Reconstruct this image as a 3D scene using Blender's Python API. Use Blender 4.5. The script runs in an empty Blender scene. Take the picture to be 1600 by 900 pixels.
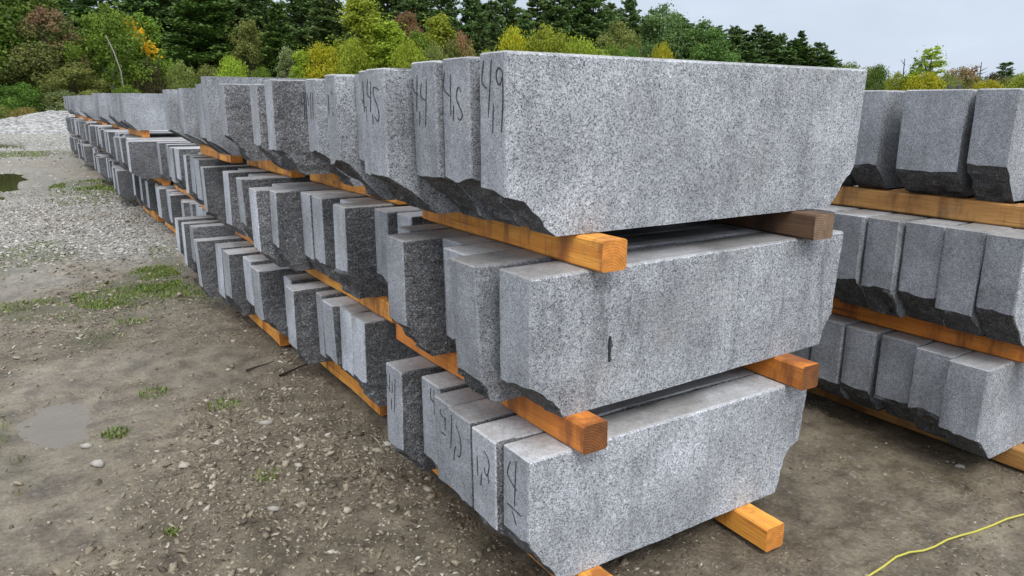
import bpy, math, random
import numpy as np
from mathutils import Matrix, Vector
R = math.radians
rnd = random.Random(7)
sc = bpy.context.scene
col = sc.collection

# ------------------------------------------------------------------ camera
CAM_H, FPX = 1.5, 1155.0
AX = np.array([[0.84051197, -0.12499024, 0.5271784],
               [-0.54174613, -0.20668179, 0.8147354],
               [0.00712421, -0.97039171, -0.2414315]])      # world axes seen by the camera (right, down, forward)
cd = bpy.data.cameras.new('camera')
cam = bpy.data.objects.new('camera', cd)
col.objects.link(cam)
m = Matrix.Identity(4)
for i in range(3):
    m[i][0], m[i][1], m[i][2] = AX[i, 0], -AX[i, 1], -AX[i, 2]
m[2][3] = CAM_H
cam.matrix_world = m
cd.sensor_width = 36
cd.lens = FPX / 1600 * 36
cd.clip_start, cd.clip_end = 0.05, 3000
sc.camera = cam
sc.render.resolution_x, sc.render.resolution_y = 1024, 576

# ------------------------------------------------------------------ sky, sun, exposure
SUN_EL, SUN_AZ = 52, 200           # azimuth clockwise from +Y
w = bpy.data.worlds.new('World')
sc.world = w
w.use_nodes = True
nt = w.node_tree
nt.nodes.clear()
N = nt.nodes.new
L = nt.links.new
wo = N('ShaderNodeOutputWorld')
sky = N('ShaderNodeTexSky')
sky.sky_type = 'NISHITA'
sky.sun_disc = False
sky.sun_elevation = R(SUN_EL)
sky.sun_rotation = R(SUN_AZ)
sky.air_density, sky.dust_density, sky.ozone_density = 1.0, 2.5, 1.0
b1 = N('ShaderNodeBackground'); b1.inputs[1].default_value = 0.10
L(sky.outputs[0], b1.inputs[0])
tc = N('ShaderNodeTexCoord')
sep = N('ShaderNodeSeparateXYZ'); L(tc.outputs['Generated'], sep.inputs[0])
ramp = N('ShaderNodeValToRGB')                       # overcast deck: brighter towards the zenith
L(sep.outputs[2], ramp.inputs[0])
ramp.color_ramp.elements[0].position = 0.0
ramp.color_ramp.elements[0].color = (0.60, 0.685, 0.82, 1)
ramp.color_ramp.elements[1].position = 0.75
ramp.color_ramp.elements[1].color = (1.75, 1.8, 1.9, 1)
e = ramp.color_ramp.elements.new(0.18); e.color = (0.655, 0.735, 0.855, 1)
mp = N('ShaderNodeMapping'); mp.inputs['Scale'].default_value = (1, 1, 3.2)
L(tc.outputs['Generated'], mp.inputs[0])
cn = N('ShaderNodeTexNoise'); cn.inputs['Scale'].default_value = 2.6; cn.inputs['Detail'].default_value = 6
cn.inputs['Roughness'].default_value = 0.5
L(mp.outputs[0], cn.inputs[0])
cr = N('ShaderNodeMapRange'); L(cn.outputs[0], cr.inputs[0])
cr.inputs[1].default_value = 0.3; cr.inputs[2].default_value = 0.7
cr.inputs[3].default_value = 0.84; cr.inputs[4].default_value = 1.13
mx = N('ShaderNodeVectorMath'); mx.operation = 'SCALE'
L(ramp.outputs[0], mx.inputs[0]); L(cr.outputs[0], mx.inputs['Scale'])
b2 = N('ShaderNodeBackground'); L(mx.outputs[0], b2.inputs[0]); b2.inputs[1].default_value = 1.0
ms = N('ShaderNodeMixShader'); ms.inputs[0].default_value = 0.86
L(b1.outputs[0], ms.inputs[1]); L(b2.outputs[0], ms.inputs[2]); L(ms.outputs[0], wo.inputs[0])

sl = bpy.data.lights.new('sun', 'SUN')
sl.energy, sl.angle, sl.color = 1.5, R(25), (1.0, 0.97, 0.93)
sun = bpy.data.objects.new('sun', sl)
col.objects.link(sun)
sd = Vector((math.sin(R(SUN_AZ)) * math.cos(R(SUN_EL)), math.cos(R(SUN_AZ)) * math.cos(R(SUN_EL)), math.sin(R(SUN_EL))))
sun.rotation_euler = sd.to_track_quat('Z', 'Y').to_euler()
sun.location = (-5, -10, 15)
vs = sc.view_settings
vs.view_transform, vs.look, vs.exposure, vs.gamma, vs.use_curve_mapping = 'Standard', 'None', 0.22, 1.0, False

# ------------------------------------------------------------------ helpers
def tag(o, label=None, cat=None, group=None, kind=None):
    if label: o['label'] = label
    if cat: o['category'] = cat
    if group: o['group'] = group
    if kind: o['kind'] = kind
    return o

def empty(name, loc, rz=0):
    o = bpy.data.objects.new(name, None)
    o.location = loc; o.rotation_euler = (0, 0, rz); o.empty_display_size = 0.2
    col.objects.link(o)
    return o

def mesh_np(name, V, F, mats, fm=None, smooth=False, sharp=None):
    """numpy vertices and faces (lists or an (n,k) array) into one mesh datablock"""
    me = bpy.data.meshes.new(name)
    V = np.asarray(V, dtype=np.float32)
    me.vertices.add(len(V)); me.vertices.foreach_set('co', V.ravel())
    F = np.asarray(F, dtype=np.int32)
    n, k = F.shape
    me.loops.add(n * k); me.loops.foreach_set('vertex_index', F.ravel())
    me.polygons.add(n)
    me.polygons.foreach_set('loop_start', np.arange(0, n * k, k, dtype=np.int32))
    me.polygons.foreach_set('loop_total', np.full(n, k, dtype=np.int32))
    if fm is not None: me.polygons.foreach_set('material_index', np.asarray(fm, dtype=np.int32))
    me.update(calc_edges=True); me.validate()
    for mm in mats: me.materials.append(mm)
    if smooth:
        me.polygons.foreach_set('use_smooth', np.ones(len(me.polygons), dtype=bool))
        if sharp: me.set_sharp_from_angle(angle=R(sharp))
    return me

def link(name, me, parent=None, loc=None):
    o = bpy.data.objects.new(name, me)
    col.objects.link(o)
    if parent: o.parent = parent
    if loc is not None: o.location = loc
    return o

def _hash(ix, iy, iz, seed):
    n = (ix.astype(np.int64) * 374761393 + iy.astype(np.int64) * 668265263 + iz.astype(np.int64) * 2147483647 + seed * 1274126177) & 0x7fffffff
    n = (n ^ (n >> 13)) * 1274126177 & 0x7fffffff
    n = (n ^ (n >> 16)) * 668265263 & 0x7fffffff
    return ((n ^ (n >> 15)) & 0xffff) / 65535.0

def vnoise(p, seed=0):
    """value noise in [-1,1] of points (...,3)"""
    p = np.asarray(p, dtype=np.float64)
    f = np.floor(p); t = p - f; t = t * t * (3 - 2 * t); i = f.astype(np.int64)
    r = 0
    for dx in (0, 1):
        for dy in (0, 1):
            for dz in (0, 1):
                wgt = (t[..., 0] if dx else 1 - t[..., 0]) * (t[..., 1] if dy else 1 - t[..., 1]) * (t[..., 2] if dz else 1 - t[..., 2])
                r = r + wgt * _hash(i[..., 0] + dx, i[..., 1] + dy, i[..., 2] + dz, seed)
    return r * 2 - 1

def fbm(p, seed=0, octv=3):
    p = np.asarray(p, dtype=np.float64); a, s, r = 1.0, 0, 0
    for k in range(octv):
        r = r + a * vnoise(p * (2.03 ** k) + k * 17.3, seed + k); s += a; a *= 0.5
    return r / s

def tube(pts, rad, n=8):
    """vertices and quads of a tube along pts with radius per point"""
    pts = [Vector(p) for p in pts]
    if not hasattr(rad, '__len__'): rad = [rad] * len(pts)
    V, F = [], []
    for i, p in enumerate(pts):
        d = (pts[min(i + 1, len(pts) - 1)] - pts[max(i - 1, 0)]).normalized()
        a = d.orthogonal().normalized() if abs(d.z) > 0.9 else d.cross(Vector((0, 0, 1))).normalized()
        b = d.cross(a)
        for k in range(n):
            th = 2 * math.pi * k / n
            V.append(p + (a * math.cos(th) + b * math.sin(th)) * rad[i])
    for i in range(len(pts) - 1):
        for k in range(n):
            F.append((i * n + k, i * n + (k + 1) % n, (i + 1) * n + (k + 1) % n, (i + 1) * n + k))
    return V, F

def ray(px, py):
    return AX @ np.array([px - 800, py - 450, FPX])

def spot(px, dist):
    d = ray(px, 165); h = math.hypot(d[0], d[1])
    return d[0] / h * dist, d[1] / h * dist

def top_z(px, py, dist):
    d = ray(px, py)
    return CAM_H + d[2] / math.hypot(d[0], d[1]) * dist

ORD = ['zeroth', 'first', 'second', 'third', 'fourth', 'fifth', 'sixth', 'seventh', 'eighth', 'ninth', 'tenth', 'eleventh', 'twelfth',
       'thirteenth', 'fourteenth', 'fifteenth', 'sixteenth', 'seventeenth', 'eighteenth', 'nineteenth', 'twentieth']

# ------------------------------------------------------------------ material helpers
def mat(name):
    mm = bpy.data.materials.new(name); mm.use_nodes = True
    t = mm.node_tree
    return mm, t, t.nodes['Principled BSDF']

class G:
    """small node builder"""
    def __init__(s, t): s.t = t
    def n(s, typ, **kw):
        nd = s.t.nodes.new(typ)
        for k, v in kw.items(): setattr(nd, k, v)
        return nd
    def l(s, a, b): s.t.links.new(a, b)
    def noise(s, vec, scale, detail=3, rough=0.5, dist=0):
        nd = s.n('ShaderNodeTexNoise'); nd.inputs['Scale'].default_value = scale; nd.inputs['Detail'].default_value = detail
        nd.inputs['Roughness'].default_value = rough; nd.inputs['Distortion'].default_value = dist
        s.l(vec, nd.inputs['Vector']); return nd.outputs[0]
    def rng(s, v, a, b, c, d):
        nd = s.n('ShaderNodeMapRange'); s.l(v, nd.inputs[0])
        for i, q in enumerate((a, b, c, d)): nd.inputs[i + 1].default_value = q
        return nd.outputs[0]
    def math(s, op, a, b):
        nd = s.n('ShaderNodeMath', operation=op)
        for i, q in enumerate((a, b)):
            if isinstance(q, (int, float)): nd.inputs[i].default_value = q
            else: s.l(q, nd.inputs[i])
        return nd.outputs[0]
    def mix(s, f, a, b, blend='MIX'):
        nd = s.n('ShaderNodeMix', data_type='RGBA', blend_type=blend)
        for idx, q in ((0, f), (6, a), (7, b)):
            if isinstance(q, (int, float)): nd.inputs[idx].default_value = q
            elif isinstance(q, tuple): nd.inputs[idx].default_value = q + (1,) if len(q) == 3 else q
            else: s.l(q, nd.inputs[idx])
        return nd.outputs[2]
    def scale(s, c, f):
        nd = s.n('ShaderNodeVectorMath', operation='SCALE')
        if isinstance(c, tuple): nd.inputs[0].default_value = c
        else: s.l(c, nd.inputs[0])
        if isinstance(f, (int, float)): nd.inputs['Scale'].default_value = f
        else: s.l(f, nd.inputs['Scale'])
        return nd.outputs[0]
    def ramp(s, v, els):
        nd = s.n('ShaderNodeValToRGB'); s.l(v, nd.inputs[0]); r = nd.color_ramp
        r.elements[0].position, r.elements[0].color = els[0][0], els[0][1] + (1,)
        r.elements[1].position, r.elements[1].color = els[-1][0], els[-1][1] + (1,)
        for p, c in els[1:-1]: x = r.elements.new(p); x.color = c + (1,)
        return nd.outputs[0]
    def bump(s, h, strength, dist, normal=None):
        nd = s.n('ShaderNodeBump'); nd.inputs['Strength'].default_value = strength; nd.inputs['Distance'].default_value = dist
        s.l(h, nd.inputs['Height'])
        if normal is not None: s.l(normal, nd.inputs['Normal'])
        return nd.outputs[0]
    def objvec(s, off=31.0):
        """object coordinates shifted by a per-object random amount, so that no two blocks share their grain"""
        tcn = s.n('ShaderNodeTexCoord'); oi = s.n('ShaderNodeObjectInfo')
        cb = s.n('ShaderNodeCombineXYZ')
        r1 = s.math('MULTIPLY', oi.outputs['Random'], off)
        s.l(r1, cb.inputs[0]); s.l(s.math('MULTIPLY', r1, 1.7), cb.inputs[1]); s.l(s.math('MULTIPLY', r1, 0.6), cb.inputs[2])
        a = s.n('ShaderNodeVectorMath', operation='ADD'); s.l(tcn.outputs['Object'], a.inputs[0]); s.l(cb.outputs[0], a.inputs[1])
        return a.outputs[0], oi
    def mapped(s, vec, sc3):
        mpn = s.n('ShaderNodeMapping'); mpn.inputs['Scale'].default_value = sc3; s.l(vec, mpn.inputs[0]); return mpn.outputs[0]

def granite(name, chan, kind, k0=1.0):
    mm, t, bs = mat(name); g = G(t)
    vec, oi = g.objvec()
    sepc = g.n('ShaderNodeSeparateColor'); g.l(oi.outputs['Color'], sepc.inputs[0])
    tone = sepc.outputs[chan]
    # crystals
    vo = g.n('ShaderNodeTexVoronoi'); vo.inputs['Scale'].default_value = {'face': 310, 'end': 360, 'split': 250, 'top': 400}[kind]
    g.l(vec, vo.inputs['Vector'])
    sp = g.n('ShaderNodeSeparateColor'); g.l(vo.outputs['Color'], sp.inputs[0])
    if kind == 'face':
        c = g.ramp(sp.outputs[0], [(0, (.070, .078, .090)), (.16, (.155, .167, .186)), (.29, (.29, .309, .337)), (.62, (.362, .384, .414)), (.85, (.435, .455, .483)), (1, (.60, .612, .63))])
    elif kind == 'end':
        c = g.ramp(sp.outputs[0], [(0, (.13, .142, .162)), (.2, (.235, .252, .282)), (.6, (.335, .355, .388)), (1, (.49, .51, .545))])
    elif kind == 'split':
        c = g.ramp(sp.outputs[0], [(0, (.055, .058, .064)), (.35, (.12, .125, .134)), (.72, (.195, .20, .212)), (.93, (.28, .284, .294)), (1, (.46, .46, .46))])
    else:
        c = g.ramp(sp.outputs[0], [(0, (.27, .276, .286)), (.5, (.36, .366, .376)), (1, (.46, .464, .47))])
    # clouds in the stone and vertical water streaks
    mot = g.rng(g.noise(vec, 4.5, 5, .6), .3, .7, .74, 1.22)
    stv = g.mapped(vec, (11, 11, 1.1))
    stn = g.rng(g.noise(stv, 1.0, 4, .6), .42, .68, 1.0, {'face': .88, 'end': .80, 'split': .80, 'top': .95}[kind])
    fine = g.rng(g.noise(vec, 55, 3, .6), .3, .7, .84, 1.15)
    if kind == 'split':
        rot = g.n('ShaderNodeMapping'); rot.inputs['Rotation'].default_value = (0, .7, 0); rot.inputs['Scale'].default_value = (14, 20, 55); g.l(vec, rot.inputs[0])
        fine = g.math('MULTIPLY', fine, g.rng(g.noise(rot.outputs[0], 1, 3, .6), .3, .7, .72, 1.3))
    if kind == 'face':                                  # slanting veins and dark rain stains, as strong as the block's own value says
        rv = g.n('ShaderNodeMapping'); rv.inputs['Rotation'].default_value = (0, -.45, 0); rv.inputs['Scale'].default_value = (15, 5, 3.2); g.l(vec, rv.inputs[0])
        vein = g.rng(g.noise(rv.outputs[0], 1, 5, .62, .8), .52, .72, 0, .55)
        stn = g.math('MULTIPLY', stn, g.math('SUBTRACT', 1.0, g.math('MULTIPLY', vein, oi.outputs['Alpha'])))
        stn = g.math('MULTIPLY', stn, g.rng(g.noise(vec, 1.6, 4, .55, .4), .34, .66, .86, 1.13))
    k = g.math('MULTIPLY', g.math('MULTIPLY', mot, stn), g.math('MULTIPLY', fine, tone))
    if kind == 'top':                                   # wet and dusty blotches on the sawn tops, brown silt in places
        wetm = g.rng(g.noise(vec, 2.2, 4, .6), .45, .58, 0, 1)
        c = g.mix(g.math('MULTIPLY', wetm, .55), c, (.17, .155, .14))
    elif kind in ('face', 'end'):                       # faint rusty veils
        rm = g.rng(g.noise(vec, 1.7, 4, .65), .58, .75, 0, .30)
        c = g.mix(rm, c, (.30, .27, .215))
    if k0 != 1.0: k = g.math('MULTIPLY', k, k0)
    c = g.scale(c, k)
    g.l(c, bs.inputs['Base Color'])
    bs.inputs['Roughness'].default_value = {'face': .72, 'end': .6, 'split': .66, 'top': .5}[kind]
    bs.inputs['Specular IOR Level'].default_value = .42
    h = g.math('ADD', g.math('MULTIPLY', sp.outputs[1], .35), g.noise(vec, {'face': 60, 'end': 90, 'split': 26, 'top': 60}[kind], 5, .65))
    nrm = g.bump(h, {'face': .55, 'end': .22, 'split': 1.0, 'top': .15}[kind], {'face': .004, 'end': .0025, 'split': .016, 'top': .002}[kind])
    g.l(nrm, bs.inputs['Normal'])
    return mm

M_END = granite('granite sawn end', 0, 'end')
M_FACE = granite('granite coarse face', 1, 'face')
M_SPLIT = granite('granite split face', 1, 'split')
M_TOP = granite('granite sawn top', 2, 'top')
M_CHIP = granite('granite broken foot', 0, 'split', .66)

mm, t, bs = mat('crayon line'); M_INK = mm; g = G(t)
tcn = g.n('ShaderNodeTexCoord')
g.l(g.ramp(g.noise(tcn.outputs['Object'], 170, 4, .7), [(.40, (.020, .021, .025)), (.56, (.045, .047, .052)), (.68, (.20, .21, .225))]), bs.inputs['Base Color']); bs.inputs['Roughness'].default_value = .8

def wood(name, c0, c1, stain, rough=.5):
    mm, t, bs = mat(name); g = G(t)
    vec, oi = g.objvec(9)
    gr = g.noise(g.mapped(vec, (26, 1.6, 26)), 1.0, 5, .6, .6)
    fine = g.noise(g.mapped(vec, (160, 6, 160)), 1.0, 3, .6)
    c = g.mix(g.rng(gr, .35, .65, 0, 1), c0, c1)
    c = g.scale(c, g.rng(fine, .3, .7, .86, 1.12))
    # wet dark patches running down the sides
    st = g.noise(g.mapped(vec, (6, 9, 2.2)), 1.0, 5, .65)
    c = g.mix(g.rng(st, .48, .62, 0, .85), c, stain)
    ck = g.noise(g.mapped(vec, (70, 1.1, 70)), 1.0, 4, .7, .3)
    c = g.mix(g.rng(ck, .62, .70, 0, .75), c, (.07, .03, .012))
    mud = g.noise(vec, 7, 5, .7)
    c = g.mix(g.rng(mud, .56, .74, 0, .55), c, (.17, .125, .08))
    kn = g.n('ShaderNodeTexVoronoi'); kn.inputs['Scale'].default_value = 3.2; g.l(g.mapped(vec, (1.6, .8, 1.6)), kn.inputs['Vector'])
    c = g.mix(g.rng(kn.outputs['Distance'], .05, .12, .85, 0), c, (.13, .045, .012))
    g.l(c, bs.inputs['Base Color'])
    g.l(g.rng(st, .45, .66, rough + .18, rough - .05), bs.inputs['Roughness'])
    g.l(g.bump(g.math('SUBTRACT', g.math('ADD', gr, fine), g.math('MULTIPLY', ck, .8)), .6, .004), bs.inputs['Normal'])
    return mm

M_WOOD = wood('wet orange timber', (.88, .42, .075), (.74, .28, .038), (.32, .10, .018))
M_WOOD2 = wood('red brown timber', (.70, .25, .036), (.54, .165, .024), (.24, .07, .014))
M_WOOD3 = wood('old brown timber', (.15, .083, .045), (.10, .056, .032), (.045, .028, .02), .65)
M_WOOD4 = wood('tan timber', (.47, .25, .075), (.36, .17, .045), (.17, .075, .022))
def endgrain(name, c0, c1):
    mm, t, bs = mat(name); g = G(t)
    vec, oi = g.objvec(.06)
    wv = g.n('ShaderNodeTexWave', wave_type='RINGS', rings_direction='Y'); wv.inputs['Scale'].default_value = 38; wv.inputs['Distortion'].default_value = 2.5
    wv.inputs['Detail Scale'].default_value = 1.2
    g.l(vec, wv.inputs['Vector'])
    c = g.mix(wv.outputs['Fac'], c0, c1)
    c = g.scale(c, g.rng(g.noise(vec, 30, 4, .6), .3, .7, .65, 1.2))
    g.l(c, bs.inputs['Base Color']); bs.inputs['Roughness'].default_value = .55
    return mm
M_WEND = endgrain('timber end grain', (.72, .29, .055), (.56, .20, .035))
M_WEND2 = endgrain('dark timber end grain', (.26, .10, .03), (.15, .055, .018))
M_WEND3 = endgrain('old timber end grain', (.27, .18, .11), (.15, .095, .06))

# ------------------------------------------------------------------ ground
PUD = [(-0.05, 3.93, .24, .42, .030), (-0.75, 16.9, .75, 3.2, .07), (-.6, 32.6, 2.3, 3.4, .07), (-0.42, 3.0, .35, .42, .0)]   # x, y, rx, ry, depth
WET = [(0.72, 4.35, .35, .45), (-0.1, 3.9, .6, .8), (-.25, 3.0, .55, .5), (.2, 4.7, .5, .35), (-.3, 7.6, .5, .8), (2.7, 1.5, .9, .7), (2.3, 2.1, .6, .6), (.9, 8.6, .5, .5), (-.6, 16.9, 1.6, 4.5), (-.4, 32, 3.5, 5)]
GRASS = [(0.55, 6.5, 0.42, 0.55, 9724), (0.8, 7.05, 0.22, 0.55, 7106), (0.22, 5.35, 0.16, 0.22, 1062), (-0.15, 6.4, 0.25, 0.35, 961), (1.2, 15.1, 1.0, 1.5, 19448), (0.7, 13.4, 0.6, 0.7, 3366), (0.68, 3.76, 0.09, 0.09, 128), (0.18, 3.68, 0.06, 0.07, 147), (0.27, 2.65, 0.03, 0.03, 47), (0.4, 4.15, 0.08, 0.1, 165), (-0.33, 4.0, 0.1, 0.3, 202), (-0.2, 3.45, 0.07, 0.2, 165), (0.66, 2.9, 0.06, 0.06, 55), (-0.5, 8.2, 0.4, 0.6, 1265), (0.05, 8.9, 0.4, 0.6, 1265), (-0.6, 26, 2.0, 1.5, 3366), (0.3, 6.0, 0.3, 0.3, 657), (0.45, 5.6, 0.12, 0.12, 220), (1.0, 6.2, 0.1, 0.4, 556), (1.02, 7.9, 0.12, 0.8, 657)]

def nonuni(lo, hi, step, far, grow):
    a = list(np.arange(lo, hi + 1e-6, step)); s = step
    while a[-1] < far: s *= grow; a.append(a[-1] + s)
    b = []; s = step; v = lo
    while v > -far: s *= grow; v -= s; b.append(v)
    return np.array(b[::-1] + a)

def ground_z(x, y):
    p = np.stack([x, y, np.zeros_like(x)], -1)
    d = np.hypot(x, y)
    near = np.clip(1.5 - d / 14, 0, 1)
    rough = fbm(p * 1.1, 3, 2) * .018 + near * (fbm(p * 5, 5, 3) * .018 + np.abs(fbm(p * 14, 9, 2)) * .020 + np.maximum(fbm(p * 34, 12, 2), -.1) * .018)
    mask = np.clip(.75 + fbm(p * .7, 21, 2) * 1.4, 0.4, 1.25)
    z = rough * mask
    # the pads under the two stacks are trodden flat
    pad = np.clip((x - .95) / .25, 0, 1) * np.clip((2.75 - x) / .15, 0, 1) * np.clip((y - 1.35) / .1, 0, 1)
    z = z * (1 - .8 * pad) - .012 - .01 * pad
    for (cx, cy, rx, ry, dp) in PUD:
        r = np.sqrt(((x - cx) / rx) ** 2 + ((y - cy) / ry) ** 2) + .40 * fbm(p * (1.1 / rx), 31, 3)
        if dp > 0: z = z * (1 - .8 * np.clip(1.6 - r, 0, 1))
        z = z - dp * np.clip(1.25 - r, 0, 1)
    far = np.clip((d - 30) / 60, 0, 1)
    z = z + far * fbm(p * .05, 41, 2) * .25
    return z

gx = nonuni(-1.6, 3.6, .022, 900, 1.06)
gy = nonuni(.6, 6.6, .022, 900, 1.02 if False else 1.035)
XX, YY = np.meshgrid(gx, gy, indexing='ij')
ZZ = ground_z(XX, YY)
V = np.stack([XX, YY, ZZ], -1).reshape(-1, 3)
ni, nj = XX.shape
I = np.arange(ni * nj).reshape(ni, nj)
F = np.stack([I[:-1, :-1], I[1:, :-1], I[1:, 1:], I[:-1, 1:]], -1).reshape(-1, 4)

def zones(x, y):
    """light gravel share, wetness, moss/grass tint at ground points"""
    p = np.stack([x, y, np.zeros_like(x)], -1)
    n1 = fbm(p * .9, 51, 3)
    # the band of pale crushed stone between the far puddle and the grass
    band = np.clip(1.3 - np.abs((y - 11.4 + x * .5) / 2.6) + n1 * .5, 0, 1)
    far = np.clip((y - 18) / 16 + n1 * .3, 0, 1)
    lg = np.clip(band * .95 + far * .8 + .32 * np.clip((y - 4.5) / 3, 0, 1), 0, 1)
    wet = np.zeros_like(x)
    for (cx, cy, rx, ry) in WET:
        r = np.sqrt(((x - cx) / rx) ** 2 + ((y - cy) / ry) ** 2) + .45 * fbm(p * 2.6, 61, 3)
        wet = np.maximum(wet, np.clip((1.15 - r) * 2.2, 0, 1))
    gm = np.zeros_like(x)
    for (cx, cy, rx, ry, n) in GRASS:
        r = np.sqrt(((x - cx) / (rx * 1.15)) ** 2 + ((y - cy) / (ry * 1.15)) ** 2) + .5 * fbm(p * 3, 71, 3)
        gm = np.maximum(gm, np.clip((1.1 - r) * 1.8, 0, 1) * min(1, n / 1100 + .15))
    return lg, wet, gm

mm, t, bs = mat('damp stony dirt'); g = G(t); M_GROUND = mm
tcn = g.n('ShaderNodeTexCoord'); vec = tcn.outputs['Object']
at = g.n('ShaderNodeAttribute', attribute_name='zone'); sz = g.n('ShaderNodeSeparateColor'); g.l(at.outputs['Color'], sz.inputs[0])
n_big = g.noise(vec, .8, 5, .6); n_mid = g.noise(vec, 6, 5, .65); n_fine = g.noise(vec, 60, 5, .7); n_grit = g.noise(vec, 260, 3, .7)
dirt = g.ramp(g.math('ADD', g.math('MULTIPLY', n_mid, .6), g.math('MULTIPLY', n_fine, .4)), [(.34, (.066, .051, .034)), (.46, (.175, .141, .095)), (.57, (.29, .245, .172)), (.70, (.41, .355, .262))])
dirt = g.scale(dirt, g.rng(n_big, .3, .7, .78, 1.2))
vg = g.n('ShaderNodeTexVoronoi'); vg.inputs['Scale'].default_value = 42; g.l(vec, vg.inputs['Vector'])
sg = g.n('ShaderNodeSeparateColor'); g.l(vg.outputs['Color'], sg.inputs[0])
peb = g.ramp(sg.outputs[0], [(0, (.13, .113, .088)), (.5, (.23, .205, .165)), (1, (.36, .335, .29))])
pm = g.math('MULTIPLY', g.rng(vg.outputs['Distance'], .30, .45, 1, 0), g.rng(sg.outputs[1], .62, .68, 0, 1))
pm = g.math('MULTIPLY', pm, g.rng(n_big, .40, .58, .15, 1))
c = g.mix(pm, dirt, peb)
grv = g.ramp(g.math('ADD', g.math('MULTIPLY', sg.outputs[0], .55), g.math('MULTIPLY', n_fine, .45)), [(.15, (.15, .14, .12)), (.5, (.33, .315, .28)), (.85, (.50, .485, .44))])
c = g.mix(sz.outputs[0], c, grv)
c = g.mix(g.math('MULTIPLY', sz.outputs[2], .55), c, (.075, .085, .03))
c = g.scale(c, g.rng(n_grit, .3, .7, .8, 1.2))
wetd = g.scale(c, .72)
c = g.mix(sz.outputs[1], c, wetd)
g.l(c, bs.inputs['Base Color'])
wr = g.math('ADD', g.math('MULTIPLY', sz.outputs[1], .8), g.rng(g.noise(vec, 1.4, 4, .6), .55, .72, 0, .25))
g.l(g.rng(wr, 0, 1, .82, .22), bs.inputs['Roughness'])
hh = g.math('ADD', g.math('ADD', g.math('MULTIPLY', n_mid, .5), n_fine), g.math('ADD', g.math('MULTIPLY', n_grit, .4), g.math('MULTIPLY', pm, .5)))
bstr = g.n('ShaderNodeBump'); bstr.inputs['Distance'].default_value = .03
g.l(hh, bstr.inputs['Height']); g.l(g.rng(sz.outputs[1], 0, 1, .95, .45), bstr.inputs['Strength'])
g.l(bstr.outputs[0], bs.inputs['Normal'])
me = mesh_np('ground', V, F, [M_GROUND], smooth=True)
lg, wet, gm = zones(V[:, 0], V[:, 1])
ca = me.color_attributes.new('zone', 'FLOAT_COLOR', 'POINT')
ca.data.foreach_set('color', np.stack([lg, wet, gm, np.ones_like(lg)], -1).astype(np.float32).ravel())
tag(link('ground', me), kind='structure')

# puddles: flat water lying in the dips of the ground
def water(name, tint, milk):
    mm, t, bs = mat(name); g = G(t)
    bs.inputs['Base Color'].default_value = tint + (1,); bs.inputs['Roughness'].default_value = .04; bs.inputs['IOR'].default_value = 1.33
    tcn = g.n('ShaderNodeTexCoord')
    g.l(g.bump(g.noise(tcn.outputs['Object'], 9, 2, .5), .05, .01), bs.inputs['Normal'])
    fr = g.n('ShaderNodeFresnel'); fr.inputs[0].default_value = 1.45
    tp = g.n('ShaderNodeBsdfTransparent'); tp.inputs[0].default_value = (.86, .82, .74, 1)
    mxs = g.n('ShaderNodeMixShader'); g.l(g.math('ADD', g.math('MULTIPLY', fr.outputs[0], .8), milk), mxs.inputs[0])
    g.l(tp.outputs[0], mxs.inputs[1]); g.l(bs.outputs[0], mxs.inputs[2])
    out = [n for n in t.nodes if n.type == 'OUTPUT_MATERIAL'][0]; g.l(mxs.outputs[0], out.inputs[0])
    return mm
M_W1 = water('muddy water', (.30, .28, .245), .38); M_W2 = water('tree reflection tinted water', (.055, .055, .025), .6)  # second tint paints the trees' green reflection into the water colour
for k, (cx, cy, rx, ry, dp) in enumerate(PUD):
    if dp <= 0: continue
    n = 48
    ang = np.linspace(0, 2 * np.pi, n, endpoint=False)
    V = [(0, 0, 0)] + [(rx * 1.15 * math.cos(a), ry * 1.15 * math.sin(a), 0) for a in ang]
    F = [(0, i + 1, (i + 1) % n + 1) for i in range(n)]
    qa, qr = np.meshgrid(np.linspace(0, 6.283, 60), np.sqrt(np.linspace(0.001, 1, 24)))
    zw = float(np.quantile(ground_z(cx + rx * qr * np.cos(qa), cy + ry * qr * np.sin(qa)), (.42, .62, .58, .3)[k]))
    tag(link('puddle', mesh_np('puddle', V, F, [M_W1 if k == 0 else M_W2]), loc=(cx, cy, zw)), kind='structure')

# ------------------------------------------------------------------ granite blocks
def lattice(xs, ys, zs):
    """index faces of the six sides of a lattice box; returns (s, q, r) per vertex, faces, side id per face, and cell corners"""
    ns, nq, nr = len(xs), len(ys), len(zs)
    idx = -np.ones((ns, nq, nr), dtype=int)
    keep = np.zeros((ns, nq, nr), bool)
    keep[0] = keep[-1] = True; keep[:, 0] = keep[:, -1] = True; keep[:, :, 0] = keep[:, :, -1] = True
    idx[keep] = np.arange(keep.sum())
    A, B, Cc = np.meshgrid(np.arange(ns), np.arange(nq), np.arange(nr), indexing='ij')
    sid = np.stack([A[keep], B[keep], Cc[keep]], -1)
    Fs, side = [], []
    def quad(M, flip, s):
        q = np.stack([M[:-1, :-1], M[1:, :-1], M[1:, 1:], M[:-1, 1:]], -1).reshape(-1, 4)
        if flip: q = q[:, ::-1]
        Fs.append(q); side.append(np.full(len(q), s))
    quad(idx[0], True, 0); quad(idx[-1], False, 1)          # -X, +X
    quad(idx[:, 0], False, 2); quad(idx[:, -1], True, 3)    # -Y, +Y
    quad(idx[:, :, 0], True, 4); quad(idx[:, :, -1], False, 5)
    return sid, np.concatenate(Fs), np.concatenate(side)

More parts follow.
